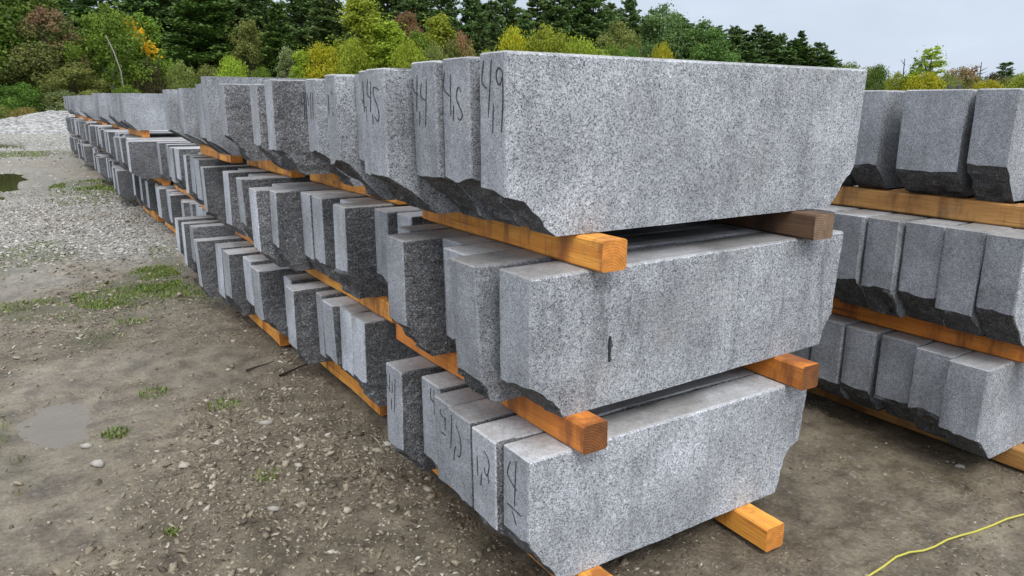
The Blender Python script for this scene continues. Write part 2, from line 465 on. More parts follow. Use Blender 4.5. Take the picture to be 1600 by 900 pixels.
def block_mesh(Lx, Ty, Hz, lprof, rprof, batter, rough, seed, res, broad_mat, hump=0.0, taper=0.0):
    """one slab on edge. lprof / rprof: (height of the broken foot, its retreat, curve power). res: 0 fine .. 2 coarse"""
    hc, dxc, pw = lprof; hcr, dxr, pwr = rprof
    if res == 0:
        e1 = np.array([0, .006, .02, .045, .075, .11, .15, .20, .26, .33, .42, .52]); nz1, nz2, nq = 9, 13, 8
    elif res == 1:
        e1 = np.array([0, .01, .05, .10, .16, .24, .36]); nz1, nz2, nq = 5, 7, 5
    else:
        e1 = np.array([0, .04, .12, .24]); nz1, nz2, nq = 3, 3, 3
    ex = e1 / Lx
    s = np.concatenate([ex, [.5] if res else np.linspace(ex[-1], 1 - ex[-1], 7)[1:-1], 1 - ex[::-1]])
    zr = np.concatenate([np.linspace(0, hc, nz1), np.linspace(hc, Hz, nz2)[1:]])
    if res == 0: zr[-2] = Hz - .008
    q = np.linspace(0, 1, nq)
    if res == 0: q[1], q[-2] = .05, .95
    sid, F, side = lattice(s, q, zr)
    S, Q, Z = s[sid[:, 0]], q[sid[:, 1]], zr[sid[:, 2]]
    Y = (Q - .5) * Ty
    o = seed * 3.17
    def N2(a, b, f, k): return vnoise(np.stack([a * f + o, b * f + o * .7, np.full_like(a, k + .5)], -1), seed)
    # left end: battered sawn plane above, broken foot below
    hl = np.clip(hc * (1 + .13 * N2(Y, Y * 0, 9, 1) + .07 * N2(Y, Y * 0, 40, 14)), .02, Hz * .8)
    zw = Z * 1.0
    low = Z <= hc + 1e-6
    zw = np.where(low, Z / hc * hl, hl + (Z - hc) / (Hz - hc) * (Hz - hl))
    u = np.clip(zw / hl, 0, 1)
    jag = (np.abs(N2(Y, zw, 15, 2)) * 1.5 - .5 + .7 * N2(Y, zw, 38, 3) + .35 * N2(Y, zw, 90, 15)) * .024 * (u < .97) * (u > 0.0)
    xl = batter * (1 - zw / Hz) + dxc * np.power(np.clip(1 - u, 0, 1), pw) + jag * (dxc > .02)
    ur = np.clip(zw / hcr, 0, 1)
    xr = Lx - (dxr * np.power(np.clip(1 - ur, 0, 1), pwr) + (N2(Y, zw, 20, 4) * .012 + N2(Y, zw, 55, 5) * .006) * np.where(ur < 1, 1, .5)) - .03 * (1 - zw / Hz)
    X = xl + (xr - xl) * S - Lx / 2
    # broad faces: split roughness, dying out towards the arrises of the sawn end
    Xp = S * Lx
    amp = rough * np.clip(Xp / .02, .25, 1)
    bump = N2(Xp, zw, 5, 6) * .6 + N2(Xp, zw, 13, 7) * .35 + (N2(Xp, zw, 34, 8) * .25 if res < 2 else 0)
    onf, onb = Q == 0, Q == 1
    Y = Y + np.where(onf, bump * amp - (hump * np.exp(-(((Xp - .22) / .13) ** 2 + ((zw - .22) / .13) ** 2)) * -1), 0) + np.where(onb, (N2(Xp, zw, 5, 9)) * amp * .6, 0)
    Y = Y + np.where(onf, taper * (1 - zw / Hz), 0)
    edge_b = (zw < 1e-4)
    zo = np.where(edge_b, 0, zw)
    # knocked arrises
    if res == 0:
        top = (Z == Hz)
        zo = zo - np.where(top & (onf | onb | (S == 0) | (S == 1)), .0035 + .003 * np.abs(N2(Xp + Y, Xp, 40, 11)), 0)
        cor = (S == 0) & (onf | onb)
        X = X + np.where(cor, .003 + .0035 * np.abs(N2(Y, zw, 45, 12)), 0)
        X = X - np.where((S == 1) & (onf | onb), .004 + .004 * np.abs(N2(Y, zw, 45, 13)), 0)
        Y = Y + np.where(onf & ((S == 0) | top), .0035, 0)
    V = np.stack([X, Y, zo], -1)
    # materials: 0 sawn end, 1 split, 2 broad face, 3 top
    umean = u[F].mean(1); urm = ur[F].mean(1)
    fm = np.full(len(F), 1)
    fm[(side == 0) & (umean > .999)] = 0
    fm[(side == 1) & (urm > .999)] = 0
    fm[(side == 2)] = 2
    fm[(side == 3)] = 2
    fm[(side == 5)] = 3
    me = mesh_np('granite_block', V, F, [M_END, M_CHIP, broad_mat, M_TOP], fm, smooth=True, sharp=28)
    if len(me.polygons) == len(fm): me.polygons.foreach_set('use_smooth', fm != 1)
    return me

STROKES = {
(3,1):[[(1.769,1.613),(1.779,1.559),(1.752,1.54)],[(1.73,1.613),(1.736,1.56),(1.748,1.466)],[(1.721,1.501),(1.725,1.424)],[(1.676,1.581),(1.691,1.591),(1.705,1.581),(1.701,1.556),(1.688,1.549),(1.679,1.565)],[(1.676,1.584),(1.673,1.511),(1.681,1.427)]],
(3,2):[[(1.994,1.59),(2.001,1.545),(1.962,1.52)],[(1.958,1.582),(1.961,1.465)],[(1.943,1.496),(1.946,1.451)],[(1.897,1.535),(1.912,1.546),(1.923,1.528),(1.923,1.511),(1.902,1.486),(1.892,1.468),(1.906,1.455),(1.921,1.462)]],
(3,3):[[(2.173,1.576),(2.168,1.54),(2.137,1.526)],[(2.137,1.585),(2.154,1.474)],[(2.131,1.476),(2.138,1.433)],[(2.111,1.56),(2.119,1.522),(2.085,1.509)],[(2.075,1.57),(2.097,1.431)]],
(3,4):[[(2.359,1.575),(2.366,1.531),(2.341,1.516)],[(2.333,1.568),(2.343,1.47)],[(2.327,1.466),(2.324,1.433)],[(2.27,1.542),(2.311,1.549),(2.311,1.52),(2.283,1.49),(2.274,1.456),(2.289,1.444),(2.309,1.458)]],
(3,5):[[(2.43,1.572),(2.432,1.469)],[(2.452,1.514),(2.428,1.496)],[(2.425,1.485),(2.412,1.483),(2.414,1.438)]],
(3,6):[[(2.72,1.529),(2.725,1.455)],[(2.691,1.54),(2.672,1.53)],[(2.685,1.465),(2.675,1.456)]],
(3,7):[[(3.226,1.544),(3.238,1.431)],[(3.200,1.541),(3.209,1.431)],[(3.271,1.539),(3.26,1.485)]],
(1,1):[[(1.668,0.482),(1.681,0.451),(1.68,0.427),(1.632,0.401)],[(1.638,0.495),(1.646,0.344)],[(1.687,0.337),(1.609,0.33)],[(1.659,0.325),(1.635,0.287)]],
(1,2):[[(1.834,0.433),(1.832,0.365)],[(1.808,0.383),(1.814,0.338)],[(1.79,0.468),(1.766,0.449),(1.762,0.421),(1.775,0.391),(1.787,0.397),(1.789,0.413)],[(1.771,0.399),(1.765,0.368)]],
(1,3):[[(2.007,0.505),(2.013,0.447),(2.024,0.376)],[(1.981,0.478),(1.956,0.447),(1.951,0.404),(1.962,0.372),(1.979,0.371)],[(2.004,0.34),(1.994,0.384),(1.983,0.4)]],
(1,4):[[(2.117,0.479),(2.118,0.463),(2.08,0.455)],[(2.085,0.463),(2.091,0.413)],[(2.12,0.395),(2.087,0.394)]],
(1,5):[[(2.267,0.50),(2.272,0.463),(2.244,0.451)],[(2.243,0.50),(2.243,0.404)]],
(1,6):[[(2.55,0.471),(2.55,0.431),(2.526,0.42)],[(2.521,0.483),(2.523,0.408)],[(2.498,0.461),(2.499,0.411)],[(2.469,0.479),(2.484,0.337)],[(2.51,0.386),(2.508,0.339)]],
}

def strokes_mesh(strokes, xfun, x0, yc, z0):
    """crayon lines as thin raised ribbons on the end plane"""
    V, F = [], []
    for k, s in enumerate(strokes):
        # resample with a soft hand
        pts = []
        P = [np.array(p) for p in s]
        for i in range(len(P) - 1):
            p0 = P[max(i - 1, 0)]; p1 = P[i]; p2 = P[i + 1]; p3 = P[min(i + 2, len(P) - 1)]
            for tt in np.linspace(0, 1, 6, endpoint=(i == len(P) - 2)):
                pts.append(.5 * ((2 * p1) + (-p0 + p2) * tt + (2 * p0 - 5 * p1 + 4 * p2 - p3) * tt ** 2 + (-p0 + 3 * p1 - 3 * p2 + p3) * tt ** 3))
        n = len(pts); base = len(V)
        for i, p in enumerate(pts):
            d = pts[min(i + 1, n - 1)] - pts[max(i - 1, 0)]; d = d / (np.linalg.norm(d) + 1e-9)
            wd = .0021 * (1 - .45 * abs(2 * i / (n - 1) - 1) ** 3)
            nx = np.array([-d[1], d[0]]) * wd
            for sg in (1, -1):
                q = p + nx * sg
                V.append((xfun(q[1] - z0) - .0016, q[0] - yc, q[1] - z0))
                V.append((xfun(q[1] - z0) + .002, q[0] - yc, q[1] - z0))
        for i in range(n - 1):
            a = base + i * 4; b = a + 4
            F += [(a, a + 2, b + 2, b), (a, b, b + 1, a + 1), (a + 2, a + 3, b + 3, b + 2)]
    return mesh_np('marking', V, F, [M_INK])

GROUP_L = 'granite blocks of the long stack'
GROUP_R = 'granite blocks of the short stack'
COURSE = {1: 'bottom', 2: 'middle', 3: 'top'}
seedc = [0]
def put_block(tier, X0, Y0, th, zb, zt, X1, label, group, lprof=None, rprof=None, batter=None, rough=.010, tones=None, res=1, face=None, rz=0, key=None, hump=0.0, taper=0.0, vein=.35):
    seedc[0] += 1; sd = seedc[0]; r = random.Random(sd * 91 + 5)
    H = zt - zb; Lx = X1 - X0
    if lprof is None: lprof = (r.uniform(.07, .16), r.uniform(.04, .13), r.uniform(.5, 1.1))
    if rprof is None: rprof = (r.uniform(.06, .16), r.uniform(.03, .10), r.uniform(.5, 1.1))
    if batter is None: batter = r.uniform(-.004, .018)
    if tones is None:
        tones = (r.uniform(.85, 1.25), r.uniform(.7, 1.1), r.uniform(.8, 1.1))
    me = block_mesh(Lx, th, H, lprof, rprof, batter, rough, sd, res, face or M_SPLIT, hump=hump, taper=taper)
    o = link('granite_block', me, loc=(X0 + Lx / 2, Y0 + th / 2, zb))
    o.rotation_euler = (0, 0, rz)
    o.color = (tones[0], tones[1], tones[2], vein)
    tag(o, label, 'block', group)
    if key in STROKES:
        xf = lambda z: -Lx / 2 + batter * (1 - z / H)
        k = strokes_mesh(STROKES[key], xf, X0, Y0 + th / 2, zb)
        link('marking', k, parent=o)
    return o

TIMBERS = 'timber bearers between the courses'
def put_timber(x, y0, y1, zb, label, mats=None, rz=0, w=.089, h=.089, group=TIMBERS):
    seedc[0] += 1; r = random.Random(seedc[0] * 7)
    Ln = y1 - y0
    # square sawn bar with eased arrises, slightly waney
    pr = [(-w / 2 + .006, -h / 2), (w / 2 - .006, -h / 2), (w / 2, -h / 2 + .006), (w / 2, h / 2 - .006), (w / 2 - .006, h / 2), (-w / 2 + .006, h / 2), (-w / 2, h / 2 - .006), (-w / 2, -h / 2 + .006)]
    ny = 9; V, F = [], []
    for j in range(ny):
        yy = -Ln / 2 + Ln * j / (ny - 1)
        bow = .004 * math.sin(j * 1.3 + seedc[0])
        for k, (a, b) in enumerate(pr):
            V.append((a + bow + r.uniform(-.0012, .0012), yy, h / 2 + b))
    for j in range(ny - 1):
        for k in range(8):
            F.append((j * 8 + k, j * 8 + (k + 1) % 8, (j + 1) * 8 + (k + 1) % 8, (j + 1) * 8 + k))
    fm = [0] * len(F)
    c0 = len(V); V.append((0, -Ln / 2, h / 2)); c1 = len(V); V.append((0, Ln / 2, h / 2))
    b1 = (ny - 1) * 8
    me = bpy.data.meshes.new('timber_bearer')
    FF = [tuple(f) for f in F]
    for k in range(8):
        FF.append((k, c0, (k + 1) % 8)[::1]); fm.append(1)
        FF.append((b1 + k, b1 + (k + 1) % 8, c1)); fm.append(1)
    me.from_pydata([tuple(v) for v in V], [], FF); me.update()
    me.materials.append((mats or (M_WOOD, M_WEND))[0]); me.materials.append((mats or (M_WOOD, M_WEND))[1])
    me.polygons.foreach_set('material_index', fm)
    o = link('timber_bearer', me, loc=(x, (y0 + y1) / 2, zb))
    o.rotation_euler = (0, 0, rz)
    tag(o, label, 'timber', group)
    return o

TENS = {2: 'twenty', 3: 'thirty', 4: 'forty', 5: 'fifty', 6: 'sixty', 7: 'seventy', 8: 'eighty', 9: 'ninety'}
def ordw(n):
    if n <= 20: return ORD[n]
    return TENS[n // 10][:-1] + 'ieth' if n % 10 == 0 else TENS[n // 10] + '-' + ORD[n % 10]
def bname(course, b, k, extra='grey'):
    return '%s granite block, %s of %s bundle from front, long stack %s course' % (extra, ORD[k], ORD[b], course)

Z1B, Z1T, Z2B, Z2T, Z3B = .089, .520, .611, 1.045, 1.138
RSEED = random.Random(11)
# measured bundles: (X0, Y0, thickness, top z) ; None = hidden between its neighbours, set back
BUNDLES = {
 1: [[(1.079,1.572,.140,.519),(1.060,1.722,.148,.519),(1.066,1.890,.148,.520),(1.080,2.046,.125,.516),(1.12,2.200,.150,.520),(1.07,2.412,.150,.519)],
     [(1.20,3.106,.172,.519),(1.207,3.291,.161,.520),(1.172,3.461,.162,.519),(1.196,3.690,.088,.520),(1.10,3.866,.150,.520),(1.165,4.120,.150,.516)],
     [(1.065,4.438,.20,.520),(1.097,4.76,.20,.520),(1.03,5.044,.20,.519),(1.037,5.298,.20,.520),(.945,5.667,.13,.516)],
     [(1.033,6.32,.14,.520),(1.005,6.54,.13,.519),(1.0,6.80,.16,.52)]],
 2: [[(1.092,1.618,.160,1.043),(1.038,1.805,.160,1.045),(1.105,1.985,.145,1.043),(1.177,2.140,.135,1.044),(1.033,2.285,.150,1.045),(1.147,2.471,.110,1.044)],
     [(1.30,2.78,.15,1.042),(1.27,2.96,.15,1.043),(1.161,3.185,.157,1.044),(1.26,3.36,.16,1.04),(1.178,3.546,.157,1.045),(1.181,3.743,.151,1.044),(1.060,3.923,.120,1.045),(.992,4.063,.147,1.044),(1.17,4.25,.15,1.04)],
     [(1.066,4.691,.143,1.045),(1.2,4.88,.2,1.04),(1.096,5.164,.167,1.044),(1.25,5.36,.2,1.04),(1.033,5.653,.110,1.045)],
     [(1.145,6.435,.22,1.045),(1.172,6.80,.18,1.044),(1.15,7.020,.13,1.045),(1.33,7.25,.2,1.04)],
     [(1.25,8.020,.26,1.043),(1.24,8.32,.22,1.04),(1.28,8.86,.16,1.045),(1.255,9.30,.2,1.045)]],
 3: [[(1.05,1.661,.135,1.633),(1.05,1.850,.163,1.627),(1.03,2.020,.165,1.623),(.96,2.222,.163,1.607),(.97,2.405,.060,1.605),(.95,2.642,.110,1.600),(1.02,2.475,.155,1.598)],
     [(1.05,3.170,.123,1.599),(1.27,3.31,.15,1.59),(1.25,3.48,.15,1.592),(1.28,3.65,.15,1.59),(1.05,3.826,.130,1.610),(1.22,3.97,.13,1.60),(1.05,4.111,.147,1.594),(1.2,4.28,.15,1.59)],
     [(1.24,4.60,.16,1.597),(1.05,4.880,.125,1.609),(1.19,5.03,.16,1.60),(1.22,5.20,.16,1.60),(1.05,5.400,.140,1.666),(1.05,5.56,.19,1.620)],
     [(1.2,5.98,.2,1.60),(1.05,6.327,.12,1.602),(1.12,6.50,.2,1.60),(1.05,7.032,.22,1.600),(1.12,6.76,.2,1.598)]],
}
# front block data: broken foot at either end, tones, face
FRONT = {
 (1,1): dict(lprof=(.175, .135, 1.15), rprof=(.175, .10, .28), batter=.002, vein=.5, tones=(.98, 1.20, 1.32), res=0, face=M_FACE, rough=.005, X1=2.335),
 (2,1): dict(lprof=(.105, .115, .72), rprof=(.12, .06, .8), batter=.005, tones=(.95, 1.03, .95), res=0, face=M_FACE, rough=.007, vein=.62, X1=2.555, rz=R(1.6)),
 (3,1): dict(lprof=(.135, .165, .55), rprof=(.13, .11, .7), batter=.004, tones=(.95, 1.08, 1.05), res=0, face=M_FACE, rough=.0035, X1=2.625),
 (2,2): dict(lprof=(.07, .035, .8), batter=.030, tones=(.82, .72, .85), res=0, rough=.016, face=M_FACE),
 (1,2): dict(lprof=(.14, .15, 1.0), tones=(1.25, .95, 1.35), res=0), (1,3): dict(lprof=(.13, .14, .95), tones=(.95, .8, .9), res=0),
 (1,4): dict(lprof=(.12, .13, 1.0), tones=(.82, .7, .62), res=0), (1,5): dict(lprof=(.12, .12, 1.0), tones=(.98, .7, .8), res=0), (1,6): dict(lprof=(.11, .09, 1.0), tones=(.95, .85, .95), res=0, rough=.014),
 (2,5): dict(lprof=(.13, .10, .9), tones=(.95, .85, .8), res=0, rough=.014), (2,3): dict(res=0, tones=(1.0, .7, 1.05)), (2,4): dict(res=0, tones=(.85, .7, .85)), (2,6): dict(res=0, tones=(1.1, .7, 1.05)),
 (3,2): dict(lprof=(.15, .17, .6), tones=(.98, .80, 1), res=0, face=M_FACE, rough=.012), (3,3): dict(lprof=(.145, .16, .65), tones=(.96, .80, 1), res=0, face=M_FACE, rough=.012),
 (3,4): dict(lprof=(.13, .18, .7), tones=(1.0, .95, 1), res=0, face=M_FACE, rough=.014), (3,5): dict(lprof=(.13, .16, .7), tones=(.95, .9, 1), res=0), (3,6): dict(lprof=(.15, .17, .8), tones=(.95, 1.05, 1), res=0, face=M_FACE, rough=.014),
}
FL = {
 (3,1): 'large granite block marked 4.9, front of the long stack top course',
 (3,2): 'granite block marked 4.5 between those marked 4.9 and 4.4',
 (3,3): 'granite block marked 4.4 in the top course of the long stack',
 (3,4): 'granite block marked 4.5 with a wide speckled side, behind that marked 4.4',
 (3,5): 'thin granite block marked with a lone 4, behind the wider block marked 4.5',
 (3,6): 'granite block with pale side and faint crayon dashes, end of top front bundle',
 (3,7): 'granite block set back, hidden between two marked blocks in the top front bundle',
 (1,1): 'pale granite block with a crayon 4 on its end, front of the bottom course',
 (1,2): 'whitish granite block with faint crayon loops, second in long stack bottom course',
 (1,3): 'granite block with long curled crayon loops on its end, third in bottom course',
 (1,4): 'brownish topped granite block with short crayon scratches, fourth in long stack bottom course',
 (1,5): 'granite block with a crayon 4 beside the scratched brownish-topped block, bottom course',
 (1,6): 'dark sided jutting granite block with crayon dashes, end of bottom front bundle',
 (2,1): 'grey granite block with a dark scar on its face, front of the middle course',
 (2,2): 'leaning rough granite block with a rugged end, second in the middle course',
 (2,3): 'small topped granite block set back behind the leaning rough block, middle course',
 (2,4): 'granite block set back beside the dark sided jutting block, middle front bundle',
 (2,5): 'dark sided granite block jutting out near the end of the middle front bundle',
 (2,6): 'pale topped granite block set back, last of the middle front bundle',
}
ZB = {1: Z1B, 2: Z2B, 3: Z3B}
def lay(tier, b, items):
    for k, (x, y, th, zt) in enumerate(items, 1):
        r = RSEED
        X1 = r.uniform(2.3, 2.62)
        kw = dict(res=1 if y < 9 else 2)
        jut = 'proud' if x < 1.06 else ('recessed' if x > 1.18 else 'grey')
        label = bname(COURSE[tier], b, k, jut)
        key = None
        if b == 1:
            kw.update(FRONT.get((tier, k), {})); label = FL.get((tier, k), label); key = (tier, k)
        elif (tier, b, k) == (3, 2, 1):
            key = (3, 7); kw.update(res=0, tones=(.98, .85, 1), face=M_FACE, rough=.012, lprof=(.15, .15, .8))
            label = 'granite block with two long crayon strokes, first of second top bundle'
        elif (tier, b, k) == (3, 2, 5):
            kw.update(res=0, rough=.05, tones=(1.05, 1.0, 1), lprof=(.12, .14, .8))
            label = 'granite block with a big dark broken scar on its side, top course, second bundle'
        elif y < 5:
            kw['res'] = 0
        X1 = kw.pop('X1', X1)
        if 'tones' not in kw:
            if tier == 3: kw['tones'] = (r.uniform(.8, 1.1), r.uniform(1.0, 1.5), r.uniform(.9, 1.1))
            else: kw['tones'] = (r.choice([r.uniform(.85, 1.2), r.uniform(.95, 1.35), r.uniform(1.3, 1.75)]), r.uniform(.8, 1.25), r.uniform(.85, 1.2))  # broad tone below the top course's, partly painting the overhang's shade
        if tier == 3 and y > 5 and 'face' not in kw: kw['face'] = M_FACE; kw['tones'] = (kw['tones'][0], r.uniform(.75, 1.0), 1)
        if 'rough' not in kw: kw['rough'] = r.uniform(.008, .018)
        if 'lprof' not in kw and tier == 3: kw['lprof'] = (r.uniform(.10, .17), r.uniform(.10, .20), r.uniform(.55, 1.0))
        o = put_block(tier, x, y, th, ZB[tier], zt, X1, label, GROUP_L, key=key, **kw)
        if b == 1 and k == 1 and tier == 2:
            c = -(X1 - x) / 2 + .29
            scar(o, [(c - .004, .205), (c - .001, .216), (c + .002, .222), (c + .003, .208), (c + .006, .200), (c + .010, .194), (c + .007, .188), (c + .003, .186), (c + .004, .176), (c + .002, .168), (c + .003, .152), (c + .001, .140), (c - .001, .152), (c - .003, .165), (c - .002, .176), (c - .005, .186), (c - .003, .195)], th)

def scar(o, pts, Ty):
    V = [(x, -Ty / 2 - .0085, z) for x, z in pts] + [(x, -Ty / 2 + .01, z) for x, z in pts]; n = len(pts)
    F = [tuple(range(n))] + [(i, n + i, n + (i + 1) % n, (i + 1) % n) for i in range(n)]
    me = bpy.data.meshes.new('scar'); me.from_pydata(V, [], F); me.materials.append(M_INK); link('scar', me, parent=o)

def timber_for(tier, b, y0, y1, x):
    zb = {1: -.002, 2: Z1T + .0015, 3: Z2T + .0015}[tier]
    put_timber(x, y0, y1, zb, 'orange timber under ragged ends, %s bundle from front, long stack %s course' % (ORD[b], COURSE[tier]), rz=RSEED.uniform(-.02, .02))
    if 1 < b <= 3:
        put_timber(2.2, y0, y1, zb, 'timber under hidden ends, %s bundle from front, long stack %s course' % (ORD[b], COURSE[tier]))

for tier in (1, 2, 3):
    lst = BUNDLES[tier]
    for b, items in enumerate(lst, 1):
        lay(tier, b, items)
    # onwards to the far end of the row
    y = max(i[1] + i[2] for i in lst[-1]) + .25
    b = len(lst)
    rr = random.Random(tier * 100 + 3)
    starts = [10.76, 14.2, 17.05, 20.4, 23.65]
    while y < 26.5 and b < 20:
        if tier == 3:
            if not starts: break
            y = starts.pop(0)
        b += 1
        n = 6 if y < 11 else (5 if y < 17 else 4)
        xb = 1.28 - .03 * (b - 5) if tier == 1 and b < 8 else (1.05 if tier == 3 else (1.04 + .1 * (b % 2) + rr.uniform(-.03, .03)))
        zt = {1: Z1T, 2: Z2T, 3: rr.choice([1.60, 1.615, 1.63, 1.60])}[tier]
        items = []; ys = y
        for k in range(n):
            th = rr.uniform(.14, .19) if y < 9 else (rr.uniform(.2, .28) if y < 16 else rr.uniform(.32, .46))
            items.append((xb + rr.uniform(-.05, .06), y, th, zt - rr.uniform(0, .004)))
            y += th + rr.choice([.008, .01, .02, .05])
        lay(tier, b, items)
        timber_for(tier, b, ys + .04, y - .06, rr.uniform(1.30, 1.40))
        y += rr.uniform(.12, .4)

# bearers measured at the near end
timber_for(1, 1, 1.50, 2.66, 1.31); timber_for(1, 2, 3.20, 4.32, 1.345); timber_for(1, 3, 4.54, 5.88, 1.235); timber_for(1, 4, 6.3, 7.05, 1.25)
put_timber(1.268, 1.52, 2.79, Z1T + .0015, 'red brown timber jutting out under the marked ends, front bundle, middle course', (M_WOOD2, M_WEND2), rz=.01); timber_for(2, 2, 3.02, 4.42, 1.345); timber_for(2, 3, 4.72, 5.80, 1.30); timber_for(2, 4, 6.4, 7.4, 1.36); timber_for(2, 5, 8.0, 9.45, 1.42)
timber_for(3, 1, 1.545, 2.69, 1.345); timber_for(3, 2, 3.14, 4.38, 1.44); timber_for(3, 3, 4.62, 5.74, 1.40); timber_for(3, 4, 5.96, 7.2, 1.34)
put_timber(2.335, 1.56, 2.75, Z2T + .0015, 'old brown timber jutting out under the far end of the topmost front block', (M_WOOD3, M_WEND3), rz=R(-2.5), w=.10)
put_timber(2.255, 1.50, 2.6, Z1T + .0015, 'red brown timber under the far end of the scarred front block, middle course', (M_WOOD2, M_WEND2), rz=R(-1.5))
put_timber(2.03, 1.42, 2.55, -.002, 'bright orange timber on the dirt under the far end of the bottom front block', rz=R(-1))

# the short stack beyond
RS = [
 (1, [(3.055,1.278,.158),(3.11,1.443,.157),(3.15,1.612,.165),(3.145,1.802,.148),(3.14,1.962,.16),(3.16,2.14,.16),(3.12,2.31,.16)], Z1B, .50),
 (2, [(3.05,1.225,.14),(3.06,1.37,.155),(3.085,1.535,.165),(3.06,1.712,.145),(3.05,1.873,.15),(3.1,2.04,.15),(3.08,2.2,.15)], .592, 1.035),
 (3, [(3.18,1.385,.16),(3.19,1.568,.275),(3.19,1.925,.16),(3.2,2.11,.18)], 1.128, 1.575),
]
RL = {
 (1,1): 'granite block with pale front face, front of the bottom course in the short stack', (1,2): 'bluish granite block, second in the bottom course of the short stack',
 (1,3): 'bluish granite block, third in the bottom course of the short stack', (1,4): 'bluish granite block, fourth in the bottom course of the short stack',
 (2,1): 'granite block with pale front face, front of the middle course in the short stack', (2,2): 'bluish granite block, second in the middle course of the short stack',
 (2,3): 'bluish granite block, third in the middle course of the short stack', (2,4): 'bluish granite block, fourth in the middle course of the short stack',
 (3,1): 'granite block, front of the top course in the short stack', (3,2): 'wide granite block between two dark gaps, top course of the short stack', (3,3): 'granite block behind the wide one, top course of the short stack'}
for tier, items, zb, zt in RS:
    for k, (x, y, th) in enumerate(items, 1):
        r = random.Random(tier * 50 + k)
        lab = RL.get((tier, k), 'granite block, %s in the %s course of the short stack' % (ORD[k], COURSE[tier]))
        put_block(tier, x, y, th, zb, zt - r.uniform(0, .004), x + r.uniform(1.25, 1.45), lab, GROUP_R,
                  lprof=(r.uniform(.10, .15), r.uniform(.09, .13), r.uniform(.7, 1.1)), batter=r.uniform(.0, .006), res=0, rough=.012 if k > 1 else .006,
                  tones=(r.uniform(.74, .88), 1.06 if k == 1 else .8, .95), face=M_FACE, taper=.04 if tier == 3 else (0 if k == 1 else r.uniform(.0, .025)))  # ends toned darker than fronts, partly painting the long stack's shade
GR = 'timber bearers of the short stack'
put_timber(3.43, 1.12, 2.5, -.002, 'timber on the dirt under the bottom course of the short stack', (M_WOOD4, M_WEND), group=GR)
put_timber(3.30, 1.10, 2.42, .5015, 'orange brown timber under the middle course of the short stack', (M_WOOD2, M_WEND2), group=GR)
put_timber(3.31, 1.18, 2.4, 1.0365, 'tan timber under the top course of the short stack', (M_WOOD4, M_WEND), group=GR)
for zb, nm in ((-.002, 'bottom'), (.5015, 'middle'), (1.0365, 'top')):
    put_timber(4.1, 1.2, 2.4, zb, 'timber carrying the far ends of the %s course in the short stack' % nm, (M_WOOD4, M_WEND), group=GR)


# ------------------------------------------------------------------ loose stones, grass, hose, sticks
def ico():
    p = (1 + 5 ** .5) / 2
    V = np.array([(-1, p, 0), (1, p, 0), (-1, -p, 0), (1, -p, 0), (0, -1, p), (0, 1, p), (0, -1, -p), (0, 1, -p), (p, 0, -1), (p, 0, 1), (-p, 0, -1), (-p, 0, 1)], float)
    V /= np.linalg.norm(V[0])
    F = np.array([(0, 11, 5), (0, 5, 1), (0, 1, 7), (0, 7, 10), (0, 10, 11), (1, 5, 9), (5, 11, 4), (11, 10, 2), (10, 7, 6), (7, 1, 8), (3, 9, 4), (3, 4, 2), (3, 2, 6), (3, 6, 8), (3, 8, 9), (4, 9, 5), (2, 4, 11), (6, 2, 10), (8, 6, 7), (9, 8, 1)])
    return V, F
IV, IF = ico()
rg = np.random.default_rng(5)

def stones(n, xs, ys, size, seed, keep=None):
    """centres, then stones as jittered icosahedra"""
    x = rg.uniform(*xs, n); y = rg.uniform(*ys, n)
    if keep is not None:
        k = keep(x, y); x, y = x[k], y[k]
    n = len(x)
    s = size[0] * np.exp(np.abs(rg.normal(0, 1, n)) * size[1]); s = np.minimum(s, size[2])
    z = ground_z(x, y)
    v = IV[None] * rg.uniform(.45, 1.3, (n, 12, 1))
    v = v * np.stack([rg.uniform(.8, 1.9, n), rg.uniform(.6, 1.1, n), rg.uniform(.3, .7, n)], -1)[:, None]
    a = rg.uniform(0, 6.283, n); ca, sa = np.cos(a)[:, None], np.sin(a)[:, None]
    vx = v[..., 0] * ca - v[..., 1] * sa; vy = v[..., 0] * sa + v[..., 1] * ca
    tl = rg.normal(0, .4, (n, 1)); vz = v[..., 2] + vx * tl
    P = np.stack([x[:, None] + vx * s[:, None], y[:, None] + vy * s[:, None], z[:, None] + (vz + rg.uniform(-.22, .16, (n, 1))) * s[:, None]], -1)
    Fq = IF[None] + (np.arange(n) * 12)[:, None, None]
    return P.reshape(-1, 3), Fq.reshape(-1, 3)

mm, t, bs = mat('loose gravel'); g = G(t); M_GRAVEL = mm
geo = g.n('ShaderNodeNewGeometry')
c = g.ramp(geo.outputs['Random Per Island'], [(0, (.065, .05, .034)), (.25, (.135, .107, .072)), (.5, (.20, .163, .112)), (.75, (.26, .22, .158)), (.93, (.33, .29, .22)), (1, (.46, .43, .37))])
tcn = g.n('ShaderNodeTexCoord')
c = g.scale(c, g.rng(g.noise(tcn.outputs['Object'], 120, 3, .6), .3, .7, .7, 1.2))
g.l(c, bs.inputs['Base Color']); bs.inputs['Roughness'].default_value = .7

